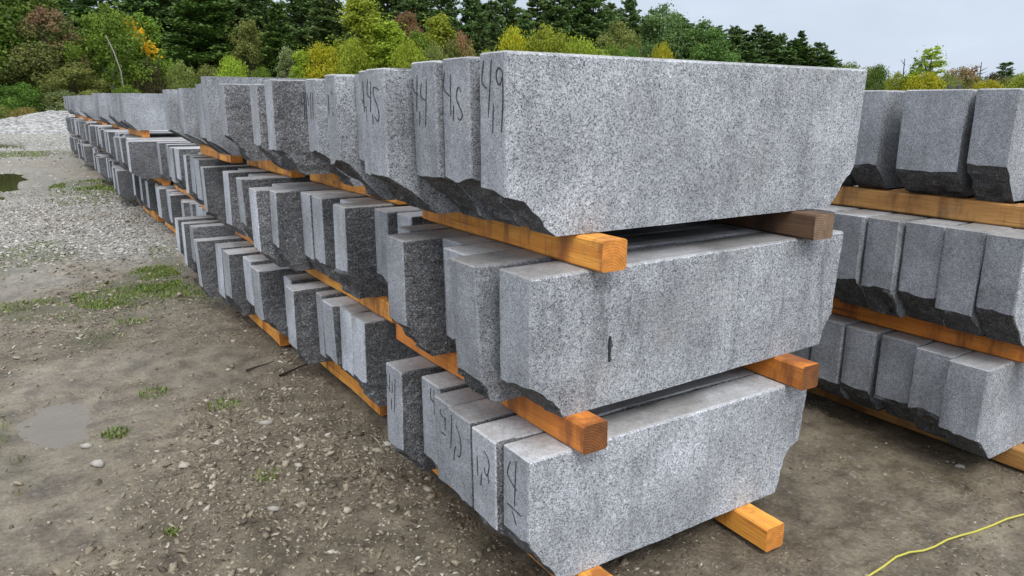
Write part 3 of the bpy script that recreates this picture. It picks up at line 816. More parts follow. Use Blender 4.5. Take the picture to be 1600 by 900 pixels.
off_pads = lambda x, y: ~((x > 1.25) & (x < 2.3) & (y > 1.8)) & (x * 0 + rg.uniform(0, 1, len(x)) < np.clip(.45 + fbm(np.stack([x, y, x * 0], -1) * 1.3, 81, 2) * 1.3, .22, 1))
def dry(x, y):
    lgv, wt, gmv = zones(x, y)
    return off_pads(x, y) & (rg.uniform(0, 1, len(x)) > wt * .85)
parts = [stones(52000, (-1.3, 1.6), (1.5, 6.2), (.0042, .55, .026), 1, dry), stones(16000, (1.2, 3.4), (.9, 3.2), (.0036, .45, .012), 2, dry),
         stones(2600, (-1.0, 1.4), (1.6, 6.5), (.011, .35, .03), 6, dry),
         stones(18000, (-2.2, 1.7), (6, 15), (.009, .5, .045), 3, dry)]
band = lambda x, y: rg.uniform(0, 1, len(x)) < zones(x, y)[0] ** 1.5
pale = [stones(42000, (-2.4, 1.6), (8.0, 15.5), (.0095, .45, .034), 4, band), stones(12000, (-5, 2.0), (15, 45), (.018, .5, .07), 5, band)]
VV, FF, o0 = [], [], 0
for a, b in parts: VV.append(a); FF.append(b + o0); o0 += len(a)
tag(link('gravel', mesh_np('gravel', np.concatenate(VV), np.concatenate(FF), [M_GRAVEL])), 'loose grey and tan gravel strewn over the damp dirt', 'gravel', kind='stuff')

mm, t, bs = mat('crushed stone layer'); g = G(t)
geo = g.n('ShaderNodeNewGeometry')
g.l(g.ramp(geo.outputs['Random Per Island'], [(0, (.13, .122, .105)), (.3, (.25, .24, .212)), (.7, (.36, .35, .318)), (1, (.52, .51, .485))]), bs.inputs['Base Color']); bs.inputs['Roughness'].default_value = .8
VV, FF, o0 = [], [], 0
for a, b in pale: VV.append(a); FF.append(b + o0); o0 += len(a)
tag(link('crushed_stone', mesh_np('crushed_stone', np.concatenate(VV), np.concatenate(FF), [mm])), 'pale crushed stone spread in a band across the yard', 'gravel', kind='stuff')

# a few bigger stones lying on the dirt
mm, t, bs = mat('single stone'); g = G(t); M_STONE = mm
vec, oi = g.objvec(); c = g.ramp(g.noise(vec, 18, 4, .6), [(.3, (.22, .20, .17)), (.7, (.44, .42, .38))]); g.l(c, bs.inputs['Base Color']); bs.inputs['Roughness'].default_value = .8
for (px, py, s, lab) in [(288, 572 * 1.0, 0, '')][:0]: pass
def big_stone(x, y, s, lab, sd):
    r = np.random.default_rng(sd)
    v = IV * r.uniform(.75, 1.2, (12, 1)) * np.array([1.4, .9, .5])
    me = mesh_np('stone', v * s, IF, [M_STONE])
    o = link('stone', me, loc=(x, y, float(ground_z(np.array([x]), np.array([y]))[0]) + s * .25)); o.rotation_euler = (0, 0, r.uniform(0, 6))
    tag(o, lab, 'stone', 'bigger stones on the dirt')
big_stone(.085, 3.37, .030, 'pale flat stone on the dirt below the muddy puddle', 1)
big_stone(.055, 3.60, .024, 'small whitish stone beside the edge of the muddy puddle', 2)
big_stone(.80, 3.42, .030, 'pale stone alone on the dirt beside the lowest front bundle', 3)
big_stone(3.22, 1.40, .018, 'small pale stone on the dirt under the short stack', 4)
big_stone(.62, 2.62, .020, 'rounded light stone in the gravel below the pale lower block', 5)

# grass
mm, t, bs = mat('grass blades'); g = G(t); M_GRASS = mm
geo = g.n('ShaderNodeNewGeometry')
c = g.ramp(geo.outputs['Random Per Island'], [(0, (.05, .10, .012)), (.5, (.115, .19, .022)), (.85, (.19, .245, .04)), (1, (.32, .28, .10))])
g.l(c, bs.inputs['Base Color']); bs.inputs['Roughness'].default_value = .5
V, F = [], []
for (cx, cy, rx, ry, n) in GRASS:
    far = cy > 12
    a = rg.uniform(0, 6.283, n); rr_ = np.sqrt(rg.uniform(0, 1, n))
    x = cx + rx * rr_ * np.cos(a); y = cy + ry * rr_ * np.sin(a)
    if n > 150:
        k = rg.uniform(0, 1, n) < np.clip(.6 + 1.7 * fbm(np.stack([x, y, x * 0], -1) * (1.2 if far else 3.2), 91, 2), .02, 1); x, y = x[k], y[k]; n = len(x)
    z = ground_z(x, y) - .004
    h = rg.uniform(.008, .030, n) * (1.5 if far else 1) * (1.1 if n < 100 else 1); wd = rg.uniform(.0018, .0036, n) * (3.2 if far else 1.25)
    d = rg.uniform(0, 6.283, n); ln = rg.uniform(.1, .9, n) * h
    lx, ly = np.cos(d) * ln, np.sin(d) * ln; sx, sy = -np.sin(d + .6) * wd, np.cos(d + .6) * wd
    base = len(V) if isinstance(V, list) and not V else sum(len(q) for q in V)
    q = np.stack([np.stack([x - sx, y - sy, z], -1), np.stack([x + sx, y + sy, z], -1),
                  np.stack([x + lx * .4 + sx * .7, y + ly * .4 + sy * .7, z + h * .65], -1), np.stack([x + lx * .4 - sx * .7, y + ly * .4 - sy * .7, z + h * .65], -1),
                  np.stack([x + lx + sx * .1, y + ly + sy * .1, z + h], -1), np.stack([x + lx - sx * .1, y + ly - sy * .1, z + h], -1)], 1).reshape(-1, 3)
    V.append(q)
    i = base + np.arange(n)[:, None] * 6
    F.append(np.concatenate([i + np.array([[0, 1, 2, 3]]), i + np.array([[3, 2, 4, 5]])]))
tag(link('grass', mesh_np('grass', np.concatenate(V), np.concatenate(F), [M_GRASS])), 'short green grass growing in patches through the dirt', 'grass', kind='stuff')

# yellow hose
mm, t, bs = mat('yellow plastic'); bs.inputs['Base Color'].default_value = (.47, .44, .07, 1); bs.inputs['Roughness'].default_value = .4
hp = [(1.95, 1.10), (2.05, 1.135), (2.134, 1.146), (2.225, 1.148), (2.30, 1.147), (2.376, 1.143), (2.44, 1.130), (2.497, 1.121), (2.57, 1.117), (2.644, 1.109), (2.74, 1.102), (2.833, 1.089), (2.92, 1.078), (3.019, 1.061), (3.2, 1.04), (3.5, 1.03), (4.0, 1.1)]
pts = [(x, y, float(ground_z(np.array([x]), np.array([y]))[0]) + .006 + .003 * math.sin(i * 1.7)) for i, (x, y) in enumerate(hp)]
V, F = tube(pts, .0037, 10)
me = mesh_np('yellow_hose', V, F, [mm], smooth=True)
tag(link('yellow_hose', me), 'thin yellow hose snaking over the dirt in front of the short stack', 'hose')

# sticks
mm, t, bs = mat('wet bark'); bs.inputs['Base Color'].default_value = (.035, .026, .02, 1); bs.inputs['Roughness'].default_value = .6; M_BARK = mm
def stick(pl, r0, lab):
    pts = [(x, y, float(ground_z(np.array([x]), np.array([y]))[0]) + z) for x, y, z in pl]
    V, F = tube(pts, [r0 * (1 - .6 * i / (len(pts) - 1)) for i in range(len(pts))], 7)
    tag(link('stick', mesh_np('stick', V, F, [M_BARK], smooth=True)), lab, 'stick', 'fallen sticks')
stick([(1.04, 4.02, .008), (1.10, 4.06, .012), (1.17, 4.10, .016), (1.23, 4.12, .02)], .008, 'dark wet stick on the dirt nearer the orange bottom timber')
stick([(.90, 4.20, .008), (.97, 4.22, .014), (1.03, 4.25, .012), (1.07, 4.24, .03)], .007, 'short forked looking stick lying beside the longer dark stick')

# heap of crushed stone at the edge of the yard
hx, hy = spot(150, 47)
a = np.linspace(-1, 1, 90); A, B = np.meshgrid(a, a, indexing='ij')
rad = np.sqrt(A ** 2 + B ** 2)
Zh = np.clip(1 - rad, 0, 1) ** .8 * 1.35 + (fbm(np.stack([A * 6, B * 6, A * 0], -1), 5, 3) * .22 + np.abs(fbm(np.stack([A * 22, B * 22, A * 0], -1), 6, 2)) * .16) * np.clip(1.15 - rad, 0, 1) - .15
V = np.stack([A * 7.5, B * 5, Zh], -1).reshape(-1, 3); I = np.arange(90 * 90).reshape(90, 90)
F = np.stack([I[:-1, :-1], I[1:, :-1], I[1:, 1:], I[:-1, 1:]], -1).reshape(-1, 4)
mm, t, bs = mat('crushed stone'); g = G(t); tcn = g.n('ShaderNodeTexCoord')
vo = g.n('ShaderNodeTexVoronoi'); vo.inputs['Scale'].default_value = 9; g.l(tcn.outputs['Object'], vo.inputs['Vector'])
sg2 = g.n('ShaderNodeSeparateColor'); g.l(vo.outputs['Color'], sg2.inputs[0])
g.l(g.ramp(sg2.outputs[0], [(0, (.12, .12, .115)), (.5, (.26, .258, .25)), (1, (.42, .42, .41))]), bs.inputs['Base Color'])
g.l(g.bump(sg2.outputs[1], .8, .1), bs.inputs['Normal']); bs.inputs['Roughness'].default_value = .85
o = link('gravel_heap', mesh_np('gravel_heap', V, F, [mm]), loc=(hx, hy, 0)); o.rotation_euler = (0, 0, .4)
tag(o, 'low heap of pale crushed stone behind the distant end of the long stack', 'gravel heap')

# ------------------------------------------------------------------ trees
def leafmat(name, cols, top=None, trans=.35, spec=.25):
    """leaf colours differ leaf by leaf and clump by clump; top = autumn colour of the outer top of the crown"""
    mm, t, bs = mat(name); g = G(t)
    geo = g.n('ShaderNodeNewGeometry'); tcn = g.n('ShaderNodeTexCoord'); oi = g.n('ShaderNodeObjectInfo')
    at = g.n('ShaderNodeAttribute', attribute_name='clump'); 
    v = g.math('ADD', g.math('MULTIPLY', geo.outputs['Random Per Island'], .6), g.math('MULTIPLY', at.outputs['Fac'], .4))
    c = g.ramp(v, [(0, cols[0]), (.5, cols[1]), (1, cols[2])])
    if top:
        hgt = g.n('ShaderNodeSeparateXYZ'); g.l(tcn.outputs['Generated'], hgt.inputs[0])
        f = g.math('MULTIPLY', g.rng(g.math('ADD', hgt.outputs[2], g.math('MULTIPLY', at.outputs['Fac'], .5)), .82, 1.15, 0, 1), .85)
        c = g.mix(f, c, top)
    hs = g.n('ShaderNodeHueSaturation'); g.l(c, hs.inputs['Color'])
    g.l(g.rng(oi.outputs['Random'], 0, 1, .485, .515), hs.inputs['Hue']); g.l(g.rng(oi.outputs['Random'], 0, 1, .85, 1.2), hs.inputs['Value'])
    t.nodes.remove(bs)
    out = [n for n in t.nodes if n.type == 'OUTPUT_MATERIAL'][0]
    d = g.n('ShaderNodeBsdfPrincipled'); g.l(hs.outputs[0], d.inputs['Base Color']); d.inputs['Roughness'].default_value = .6; d.inputs['Specular IOR Level'].default_value = spec
    tr = g.n('ShaderNodeBsdfTranslucent'); g.l(hs.outputs[0], tr.inputs[0])
    mxs = g.n('ShaderNodeMixShader'); mxs.inputs[0].default_value = trans
    g.l(d.outputs[0], mxs.inputs[1]); g.l(tr.outputs[0], mxs.inputs[2]); g.l(mxs.outputs[0], out.inputs[0])
    return mm

LM = {
 'pine': leafmat('pine needles', [(.055, .10, .034), (.12, .20, .062), (.21, .31, .088)], trans=.3),
 'pinelight': leafmat('young pine needles', [(.04, .085, .018), (.085, .165, .03), (.15, .25, .045)], trans=.2),
 'green': leafmat('green leaves', [(.06, .12, .015), (.14, .24, .026), (.25, .37, .05)]),
 'deep': leafmat('deep green leaves', [(.04, .09, .014), (.095, .18, .024), (.18, .29, .045)]),
 'olive': leafmat('olive leaves', [(.085, .115, .028), (.19, .22, .05), (.30, .33, .09)]),
 'olivered': leafmat('olive leaves turning red', [(.07, .095, .026), (.15, .175, .045), (.24, .25, .08)], top=(.25, .14, .085)),
 'lime': leafmat('yellow green leaves', [(.14, .20, .018), (.29, .37, .035), (.45, .51, .06)], trans=.45),
 'yellow': leafmat('yellowing leaves', [(.18, .22, .015), (.38, .38, .022), (.58, .46, .03)], trans=.45),
 'redtop': leafmat('leaves turning red at the top', [(.07, .115, .02), (.15, .20, .035), (.23, .25, .05)], top=(.27, .12, .075)),
 'pale': leafmat('pale grey green leaves', [(.11, .15, .06), (.21, .26, .10), (.32, .37, .17)]),
 'gold': leafmat('orange yellow leaves', [(.45, .20, .01), (.70, .38, .015), (.80, .50, .02)], trans=.45),
 'brown': leafmat('dark brownish leaves', [(.03, .028, .013), (.07, .062, .026), (.12, .105, .045)]),
 'weed': leafmat('dry weeds', [(.10, .11, .03), (.24, .20, .06), (.38, .27, .08)]),
}
def bark(name, c0, c1):
    mm, t, bs = mat(name); g = G(t); vec, oi = g.objvec()
    g.l(g.ramp(g.noise(g.mapped(vec, (9, 9, 1.5)), 1, 4, .6), [(.35, c0), (.65, c1)]), bs.inputs['Base Color']); bs.inputs['Roughness'].default_value = .9
    return mm
M_TRUNK = bark('dark bark', (.035, .028, .022), (.09, .075, .06))
M_BIRCH = bark('birch bark', (.20, .19, .165), (.36, .345, .31))

def quads(P, nrm, size, rs, asp=1.0):
    """square-ish leaf clumps at P facing nrm"""
    n = len(P)
    nrm = nrm / (np.linalg.norm(nrm, axis=1, keepdims=True) + 1e-9)
    h = rs.normal(size=(n, 3)); a = np.cross(nrm, h); a /= (np.linalg.norm(a, axis=1, keepdims=True) + 1e-9); b = np.cross(nrm, a)
    s = size[:, None]
    k = rs.uniform(.55, 1.0, (n, 4, 1))
    V = np.stack([P - a * s * k[:, 0], P - b * s * asp * k[:, 1], P + a * s * k[:, 2], P + b * s * asp * k[:, 3]], 1)
    F = np.arange(n * 4).reshape(n, 4)
    return V.reshape(-1, 3), F

def crown_mesh(name, V, F, clump):
    me = mesh_np(name, V, F, [LM['green']])
    at = me.attributes.new('clump', 'FLOAT', 'POINT'); at.data.foreach_set('value', np.repeat(clump, 4).astype(np.float32))
    return me

def tube_join(parts):
    V, F = [], []
    for pts, rad, n in parts:
        v, f = tube(pts, rad, n); o = len(V); V += v; F += [tuple(i + o for i in q) for q in f]
    return V, F

def leafy(seed, shape, nl, leaf, nlobes, lob, openness=.5):
    """unit-height broadleaf: envelope shape(t)-> radius at height t; returns crown and wood meshes"""
    rs = np.random.default_rng(seed)
    # lobes
    C, Rr = [], []
    for k in range(nlobes):
        t = rs.uniform(.12, 1.0) ** .85; r = shape(t); a = rs.uniform(0, 6.283); q = r * rs.uniform(.35, 1.0)
        C.append((q * math.cos(a), q * math.sin(a), t - lob * .35)); Rr.append(lob * rs.uniform(.6, 1.25) * (.55 + .6 * r / .35))
    C, Rr = np.array(C), np.array(Rr)
    k = rs.choice(nlobes, nl, p=Rr ** 2 / (Rr ** 2).sum())
    d = rs.normal(size=(nl, 3)); d /= np.linalg.norm(d, axis=1, keepdims=True)
    rad = Rr[k] * (1 - np.abs(rs.normal(0, .28, nl))) * (1 + .22 * vnoise(d * 2.2 + k[:, None] * 3.1, 7))
    P = C[k] + d * rad[:, None] * np.array([1, 1, .82])
    strag = rs.uniform(0, 1, nl) < .13
    P[strag] += d[strag] * rs.uniform(.01, .075, (strag.sum(), 1))
    P[:, 2] = np.maximum(P[:, 2], .02)
    nv = d * .7 + rs.normal(size=(nl, 3)) * .6 + np.array([0, 0, .35])
    cl = rs.uniform(0, 1, nlobes)[k]
    V, F = quads(P, nv, leaf * rs.uniform(.6, 1.3, nl), rs, .7)
    crown = crown_mesh('crown', V, F, cl)
    pr = [([(0, 0, -.02), (.012, .006, .25), (-.01, .012, .55), (.005, 0, .85)], [.022, .017, .011, .004], 7)]
    for j in rs.choice(nlobes, min(nlobes, 9), replace=False):
        c = C[j]; z0 = max(.08, c[2] * .5)
        pr.append(([(0, 0, z0), tuple(c * np.array([.5, .5, 0]) + np.array([0, 0, (z0 + c[2]) * .52])), tuple(c)], [.009, .006, .003], 5))
    V, F = tube_join(pr)
    trunk = mesh_np('trunk', V, F, [M_TRUNK], smooth=True)
    return crown, trunk

def pine(seed, whorls, base, wid, droop=.0, dens=1.0, gap=.0, power=.8):
    rs = np.random.default_rng(seed); P, NV, S, CL = [], [], [], []
    pr = [([(0, 0, -.02), (.004, 0, .4), (0, .004, .75), (0, 0, .99)], [.017, .012, .007, .002], 7)]
    for i in range(whorls):
        t = base + (1 - base) * ((i + rs.uniform(-.25, .25)) / whorls)
        Lb = wid * ((1 - t) / (1 - base)) ** power * rs.uniform(.75, 1.15) + .012
        if t < base + .12: Lb *= rs.uniform(.55, 1.0)
        nb = rs.integers(4, 8)
        a0 = rs.uniform(0, 6.283)
        for j in range(nb):
            if rs.uniform() < gap: continue
            a = a0 + 6.283 * j / nb + rs.normal(0, .25); lb = Lb * rs.uniform(.6, 1.15); up = rs.uniform(-.05, .30) - droop
            m_ = max(6, int(58 * dens * lb / .15)); u = rs.uniform(.15, 1, m_) ** .7
            wv = (rs.normal(0, .21, m_)) * lb * (1.05 - .5 * u)
            x = u * lb * math.cos(a) - wv * math.sin(a); y = u * lb * math.sin(a) + wv * math.cos(a)
            z = t + up * u * lb + .10 * lb * u * u + rs.normal(0, .006, m_) + .012 * u
            P.append(np.stack([x, y, z], -1)); NV.append(np.stack([rs.normal(0, .5, m_), rs.normal(0, .5, m_), np.full(m_, 1.0)], -1))
            S.append(rs.uniform(.007, .016, m_)); CL.append(np.full(m_, rs.uniform()))
            if rs.uniform() < .6: pr.append(([(0, 0, t - .005), (lb * .8 * math.cos(a), lb * .8 * math.sin(a), t + up * .8 * lb + .06 * lb)], [.0035, .0012], 4))
    P, NV, S, CL = np.concatenate(P), np.concatenate(NV), np.concatenate(S), np.concatenate(CL)
    V, F = quads(P, NV, S, rs, .8)
    crown = crown_mesh('crown', V, F, CL)
    V, F = tube_join(pr)
    return crown, mesh_np('trunk', V, F, [M_TRUNK], smooth=True)

round_ = lambda t: .36 * math.sin(math.pi * min(1, .12 + t * .86)) ** .7
cone_ = lambda t: .26 * (1.05 - t) ** .6 * min(1, t * 4 + .3)
slim_ = lambda t: .17 * math.sin(math.pi * min(1, .1 + t * .88)) ** .6
dome_ = lambda t: .62 * math.sqrt(max(0, 1.02 - t * t))
PROTO = {
 'round': [leafy(1, round_, 20000, .0130, 80, .085), leafy(2, round_, 20000, .0130, 88, .08)],
 'cone': [leafy(3, cone_, 15000, .0135, 90, .075), leafy(4, cone_, 15000, .0135, 96, .07)],
 'slim': [leafy(5, slim_, 5200, .0135, 70, .042), leafy(6, slim_, 4800, .0135, 64, .040)],
 'bush': [leafy(7, dome_, 12000, .021, 70, .13), leafy(8, dome_, 12000, .021, 76, .12)],
 'pine': [pine(11, 34, .10, .23, .0, 2.3, .05, .6), pine(12, 38, .06, .24, .04, 2.2, .0, .65), pine(13, 30, .16, .21, .0, 2.3, .08, .55)],
 'tallpine': [pine(14, 24, .34, .19, .02, 2.4, .12, .5), pine(15, 22, .40, .17, .0, 2.4, .12, .45)],
 'fir': [pine(16, 40, .06, .18, .05, 2.4, 0, .85)],
}
def tree(kind, px, py, dist, width, mtl, name, label, cat='tree', group=None, lean=(0, 0), birch=False):
    """a tree whose top stands at photo row py when seen along photo column px, dist metres away; width in metres"""
    x, y = spot(px, dist); h = top_z(px, py, dist)
    pr = PROTO[kind]; k = int(abs(px * 7 + dist * 3)) % len(pr)
    natural = {'round': .80, 'cone': .55, 'slim': .40, 'bush': 1.35, 'pine': .48, 'tallpine': .36, 'fir': .38}[kind]
    s = width / (natural * h)
    o = empty(name, (x, y, -.05), rnd.uniform(0, 6.28))
    o.rotation_euler[0], o.rotation_euler[1] = lean
    sx = s * rnd.uniform(.95, 1.05) * h; sy = s * rnd.uniform(.95, 1.05) * h
    o.scale = (1, 1, 1)
    c = link('crown', pr[k][0], parent=o); c.scale = (sx, sy, h)
    c.material_slots[0].link = 'OBJECT'; c.material_slots[0].material = LM[mtl]
    tk = link('trunk', pr[k][1], parent=o); tk.scale = (max(sx, h * .8), max(sy, h * .8), h) if kind != 'bush' else (sx, sy, h)
    if birch: tk.material_slots[0].link = 'OBJECT'; tk.material_slots[0].material = M_BIRCH
    tag(o, label, cat, group)
    return o

GP = 'tall pines at the back of the yard'
GD = 'trees along the edge of the yard'
GB = 'bushes along the edge of the yard'
# edge trees and bushes, from the open yard towards the right
EDGE = [
 ('round', -60, -40, 55, 9, 'green', 'leafy_tree', 'dense green tree at the picture edge beyond the yard', 'tree'),
 ('round', 25, -75, 56, 9.5, 'deep', 'leafy_tree', 'tall dense dark green leafy tree nearest the open yard', 'tree'),
 ('round', 88, 8, 53, 6.0, 'olivered', 'leafy_tree', 'olive tree turning reddish on top beside the tall dark green tree', 'tree'),
 ('round', 182, 2, 52, 6.0, 'green', 'birch_tree', 'light green birch with a thin white trunk above the far stack end', 'tree'),
 ('cone', 238, 22, 54, 4.2, 'green', 'leafy_tree', 'green tree with two bright orange yellow leaf patches', 'tree'),
 ('round', 120, 95, 50, 4.4, 'olive', 'leafy_tree', 'low olive tree under the reddish topped tree', 'tree'),
 ('bush', 232, 92, 51, 3.2, 'brown', 'bush', 'dark brownish bush under the tree with orange leaf patches', 'bush'),
 ('bush', 45, 128, 50, 4.0, 'deep', 'bush', 'dark green bush at the foot of the tall dark green tree', 'bush'),
 ('bush', 98, 138, 49, 3.2, 'pale', 'bush', 'pale feathery green bush behind the crushed stone heap', 'bush'),
 ('bush', 150, 140, 49, 2.6, 'green', 'bush', 'bright green low bush right over the far stack end', 'bush'),
 ('bush', 200, 132, 49, 3.0, 'green', 'bush', 'green bush beside the dark brownish bush', 'bush'),
 ('bush', 38, 166, 47.5, 2.6, 'weed', 'weed_clump', 'yellow brown weed clump beside the crushed stone heap', 'weeds'),
 ('bush', -12, 160, 48, 2.4, 'olive', 'weed_clump', 'olive weed clump at the very edge of the yard', 'weeds'),
 ('bush', 286, 95, 51, 3.2, 'olive', 'bush', 'olive grey bush between the brownish bush and the dark pine', 'bush'),
 ('round', 395, 28, 58, 4.6, 'olive', 'leafy_tree', 'brownish olive tree standing before the dark pines', 'tree'),
 ('bush', 366, 86, 50, 3.0, 'lime', 'bush', 'yellow green bush over the tallest block of the long stack', 'bush'),
 ('bush', 330, 100, 52, 2.6, 'olive', 'bush', 'small olive bush beside the yellow green bush', 'bush'),
 ('cone', 452, 72, 52, 2.4, 'pale', 'bush', 'pale grey green bush before the layered pine', 'bush'),
 ('bush', 412, 104, 50, 2.4, 'green', 'bush', 'green bush low beside the pale grey green bush', 'bush'),
 ('bush', 508, 66, 50, 4.2, 'yellow', 'bush', 'yellowing bush with golden leaves beside the bright yellow green tree', 'bush'),
 ('cone', 570, -10, 51, 5.6, 'lime', 'leafy_tree', 'tall bright yellow green pointed tree', 'tree'),
 ('cone', 612, 32, 50, 5.2, 'lime', 'leafy_tree', 'shorter yellow green tree beside the tall pointed one', 'tree'),
 ('bush', 560, 62, 49, 3.6, 'lime', 'bush', 'yellow green bush at the foot of the tall pointed tree', 'bush'),
 ('round', 638, 16, 55, 4.2, 'redtop', 'leafy_tree', 'tree turning red on top behind the shorter yellow green tree', 'tree'),
 ('cone', 690, 22, 53, 4.8, 'lime', 'leafy_tree', 'yellow green conical tree between two red topped trees', 'tree'),
 ('cone', 655, 48, 51, 3.2, 'green', 'leafy_tree', 'mid green small tree under the red topped tree', 'tree'),
 ('bush', 722, 50, 51, 3.6, 'redtop', 'bush', 'round red topped bush behind the blocks marked 4.4 and 4.5', 'bush'),
 ('bush', 680, 66, 49, 3.0, 'olive', 'bush', 'olive bush low between the red topped bushes', 'bush'),
 ('bush', 640, 62, 48, 3.6, 'lime', 'bush', 'yellow green bush in front of the red topped tree', 'bush'),
 ('bush', 762, 78, 50, 3.2, 'lime', 'bush', 'low yellow green bush between the round red topped bush and bright yellow bush', 'bush'),
 ('cone', 476, 78, 50, 3.0, 'lime', 'bush', 'loose yellow green bush beside the yellowing bush with golden leaves', 'bush'),
 ('bush', 802, 42, 54, 4.6, 'yellow', 'bush', 'bright yellow bush right behind the block marked 4.9', 'bush'),
 ('bush', 846, 40, 55, 6.4, 'lime', 'bush', 'yellow green bush beside the bright yellow bush', 'bush'),
 ('bush', 900, 58, 57, 6.4, 'lime', 'bush', 'lower yellow green bush before the slim pine trunks', 'bush'),
 ('bush', 950, 70, 60, 5.4, 'green', 'bush', 'green bush low behind the front block top edge', 'bush'),
 ('bush', 1030, 66, 60, 3.4, 'yellow', 'bush', 'small golden bush alone before the round dark pine', 'bush'),
 ('round', 965, 32, 66, 6.0, 'olive', 'leafy_tree', 'olive leafy tree in front of the pines', 'tree'),
 ('bush', 985, 70, 62, 3.0, 'deep', 'bush', 'dark green bush beside the small golden bush', 'bush'),
 ('bush', 1325, 97, 92, 5.5, 'green', 'bush', 'green bush at the low end of the pine row', 'bush'),
 ('bush', 1368, 101, 88, 4.4, 'deep', 'bush', 'dark green bush just beyond the corner of the front block', 'bush'),
 ('bush', 1395, 112, 84, 4.0, 'lime', 'bush', 'yellowish bush before the dead snag', 'bush'),
 ('slim', 1424, 88, 84, 3.0, 'green', 'leafy_tree', 'slender green tree beside the dead snag', 'tree'),
 ('slim', 1446, 69, 80, 4.6, 'lime', 'leafy_tree', 'tallest thin yellow green tree over the short stack', 'tree'),
 ('bush', 1440, 112, 78, 5.5, 'yellow', 'bush', 'yellow green bush under the thin yellow green tree', 'bush'),
 ('bush', 1492, 104, 84, 5.5, 'redtop', 'bush', 'round bush tinged orange over the short stack', 'bush'),
 ('bush', 1475, 114, 80, 4.5, 'olive', 'bush', 'olive bush over the wide block of the short stack', 'bush'),
 ('slim', 1514, 100, 86, 1.8, 'redtop', 'leafy_tree', 'slim reddish tree beside the bare pole of a dead tree', 'tree'),
 ('bush', 1538, 124, 80, 4.5, 'yellow', 'bush', 'low golden bush beside the dark bush', 'bush'),
 ('bush', 1548, 113, 92, 4.0, 'brown', 'bush', 'dark purplish bush beside the lone pine', 'bush'),
 ('tallpine', 1562, 97, 95, 3.6, 'pine', 'pine_tree', 'lone dark pine over the short stack', 'tree'),
 ('bush', 1418, 116, 86, 5.0, 'green', 'bush', 'green bush under the slender green tree', 'bush'),
 ('bush', 1516, 118, 88, 5.0, 'olive', 'bush', 'olive bush at the foot of the slim reddish tree', 'bush'),
 ('bush', 1572, 120, 90, 5.5, 'olive', 'bush', 'olive bush under the lone dark pine', 'bush'),
 ('bush', 1350, 104, 94, 6.0, 'olive', 'bush', 'olive bush peeping past the corner of the topmost front block', 'bush'),
 ('bush', 1592, 113, 84, 4.5, 'lime', 'bush', 'yellow green bush at the outer end over the short stack', 'bush'),
 ('bush', 1640, 108, 84, 5.5, 'green', 'bush', 'green bush past the outer end of the short stack', 'bush'),
]
for kd, px, py, D, wd, mt_, nm, lab, cat in EDGE:
    tree(kd, px, py, D, wd, mt_, nm, lab, cat, GB if cat == 'bush' else (GD if cat == 'tree' else None), birch=(nm == 'birch_tree'))

# visible white stem of the birch and the golden leaf patches (parts of their trees)
for o in list(col.objects):
    if o.get('label', '').startswith('light green birch'):
        d0 = Vector((*spot(195, 49.5), top_z(195, 112, 49.5))); d1 = Vector((*spot(188, 49.2), top_z(188, 82, 49.2))); d2 = Vector((*spot(178, 49.5), top_z(178, 55, 49.5)))
        base = Vector((*spot(198, 50.2), 0))
        V, F = tube([base, d0, d1, d2], [.045, .04, .033, .016], 8)
        k = link('stem', mesh_np('stem', V, F, [M_BIRCH], smooth=True)); k.parent = o; k.matrix_parent_inverse = (Matrix.Translation(o.location) @ o.rotation_euler.to_matrix().to_4x4()).inverted()
    if o.get('label', '').startswith('green tree with two bright'):
        rs = np.random.default_rng(77)
        P = []
        for (px, py, n, s) in [(221, 47, 150, .30), (231, 55, 50, .22), (240, 74, 90, .22), (247, 82, 70, .22)]:
            c = np.array([*spot(px, 52.0), top_z(px, py, 52.0)]); P.append(c + rs.normal(0, 1, (n, 3)) * s)
        P = np.concatenate(P); V, F = quads(P, rs.normal(size=P.shape), rs.uniform(.05, .13, len(P)), rs)
        me = crown_mesh('golden_leaves', V, F, rs.uniform(0, 1, len(P))); me.materials[0] = LM['gold']
        k = link('golden_leaves', me, parent=o); k.matrix_parent_inverse = (Matrix.Translation(o.location) @ o.rotation_euler.to_matrix().to_4x4()).inverted()

# dead snags: bare poles with stub branches
def snag(px, py, D, lab):
    x, y = spot(px, D); h = top_z(px, py, D); r = random.Random(px)
    pr = [([(0, 0, 0), (.1, 0, h * .5), (0, .05, h)], [.14, .10, .03], 6)]
    for k in range(9):
        z = h * r.uniform(.55, .97); a = r.uniform(0, 6.28); l = r.uniform(.5, 1.5)
        pr.append(([(.05, 0, z), (l * math.cos(a), l * math.sin(a), z + l * r.uniform(.0, .5))], [.05, .015], 5))
    V, F = tube_join(pr)
    tag(link('dead_tree', mesh_np('dead_tree', V, F, [M_TRUNK], smooth=True), loc=(x, y, 0)), lab, 'dead tree', 'dead trees')
snag(1405, 92, 86, 'bare dead tree with stub branches beside the slender green tree')
snag(1524, 97, 90, 'bare dead pole leaning near the slim reddish tree')

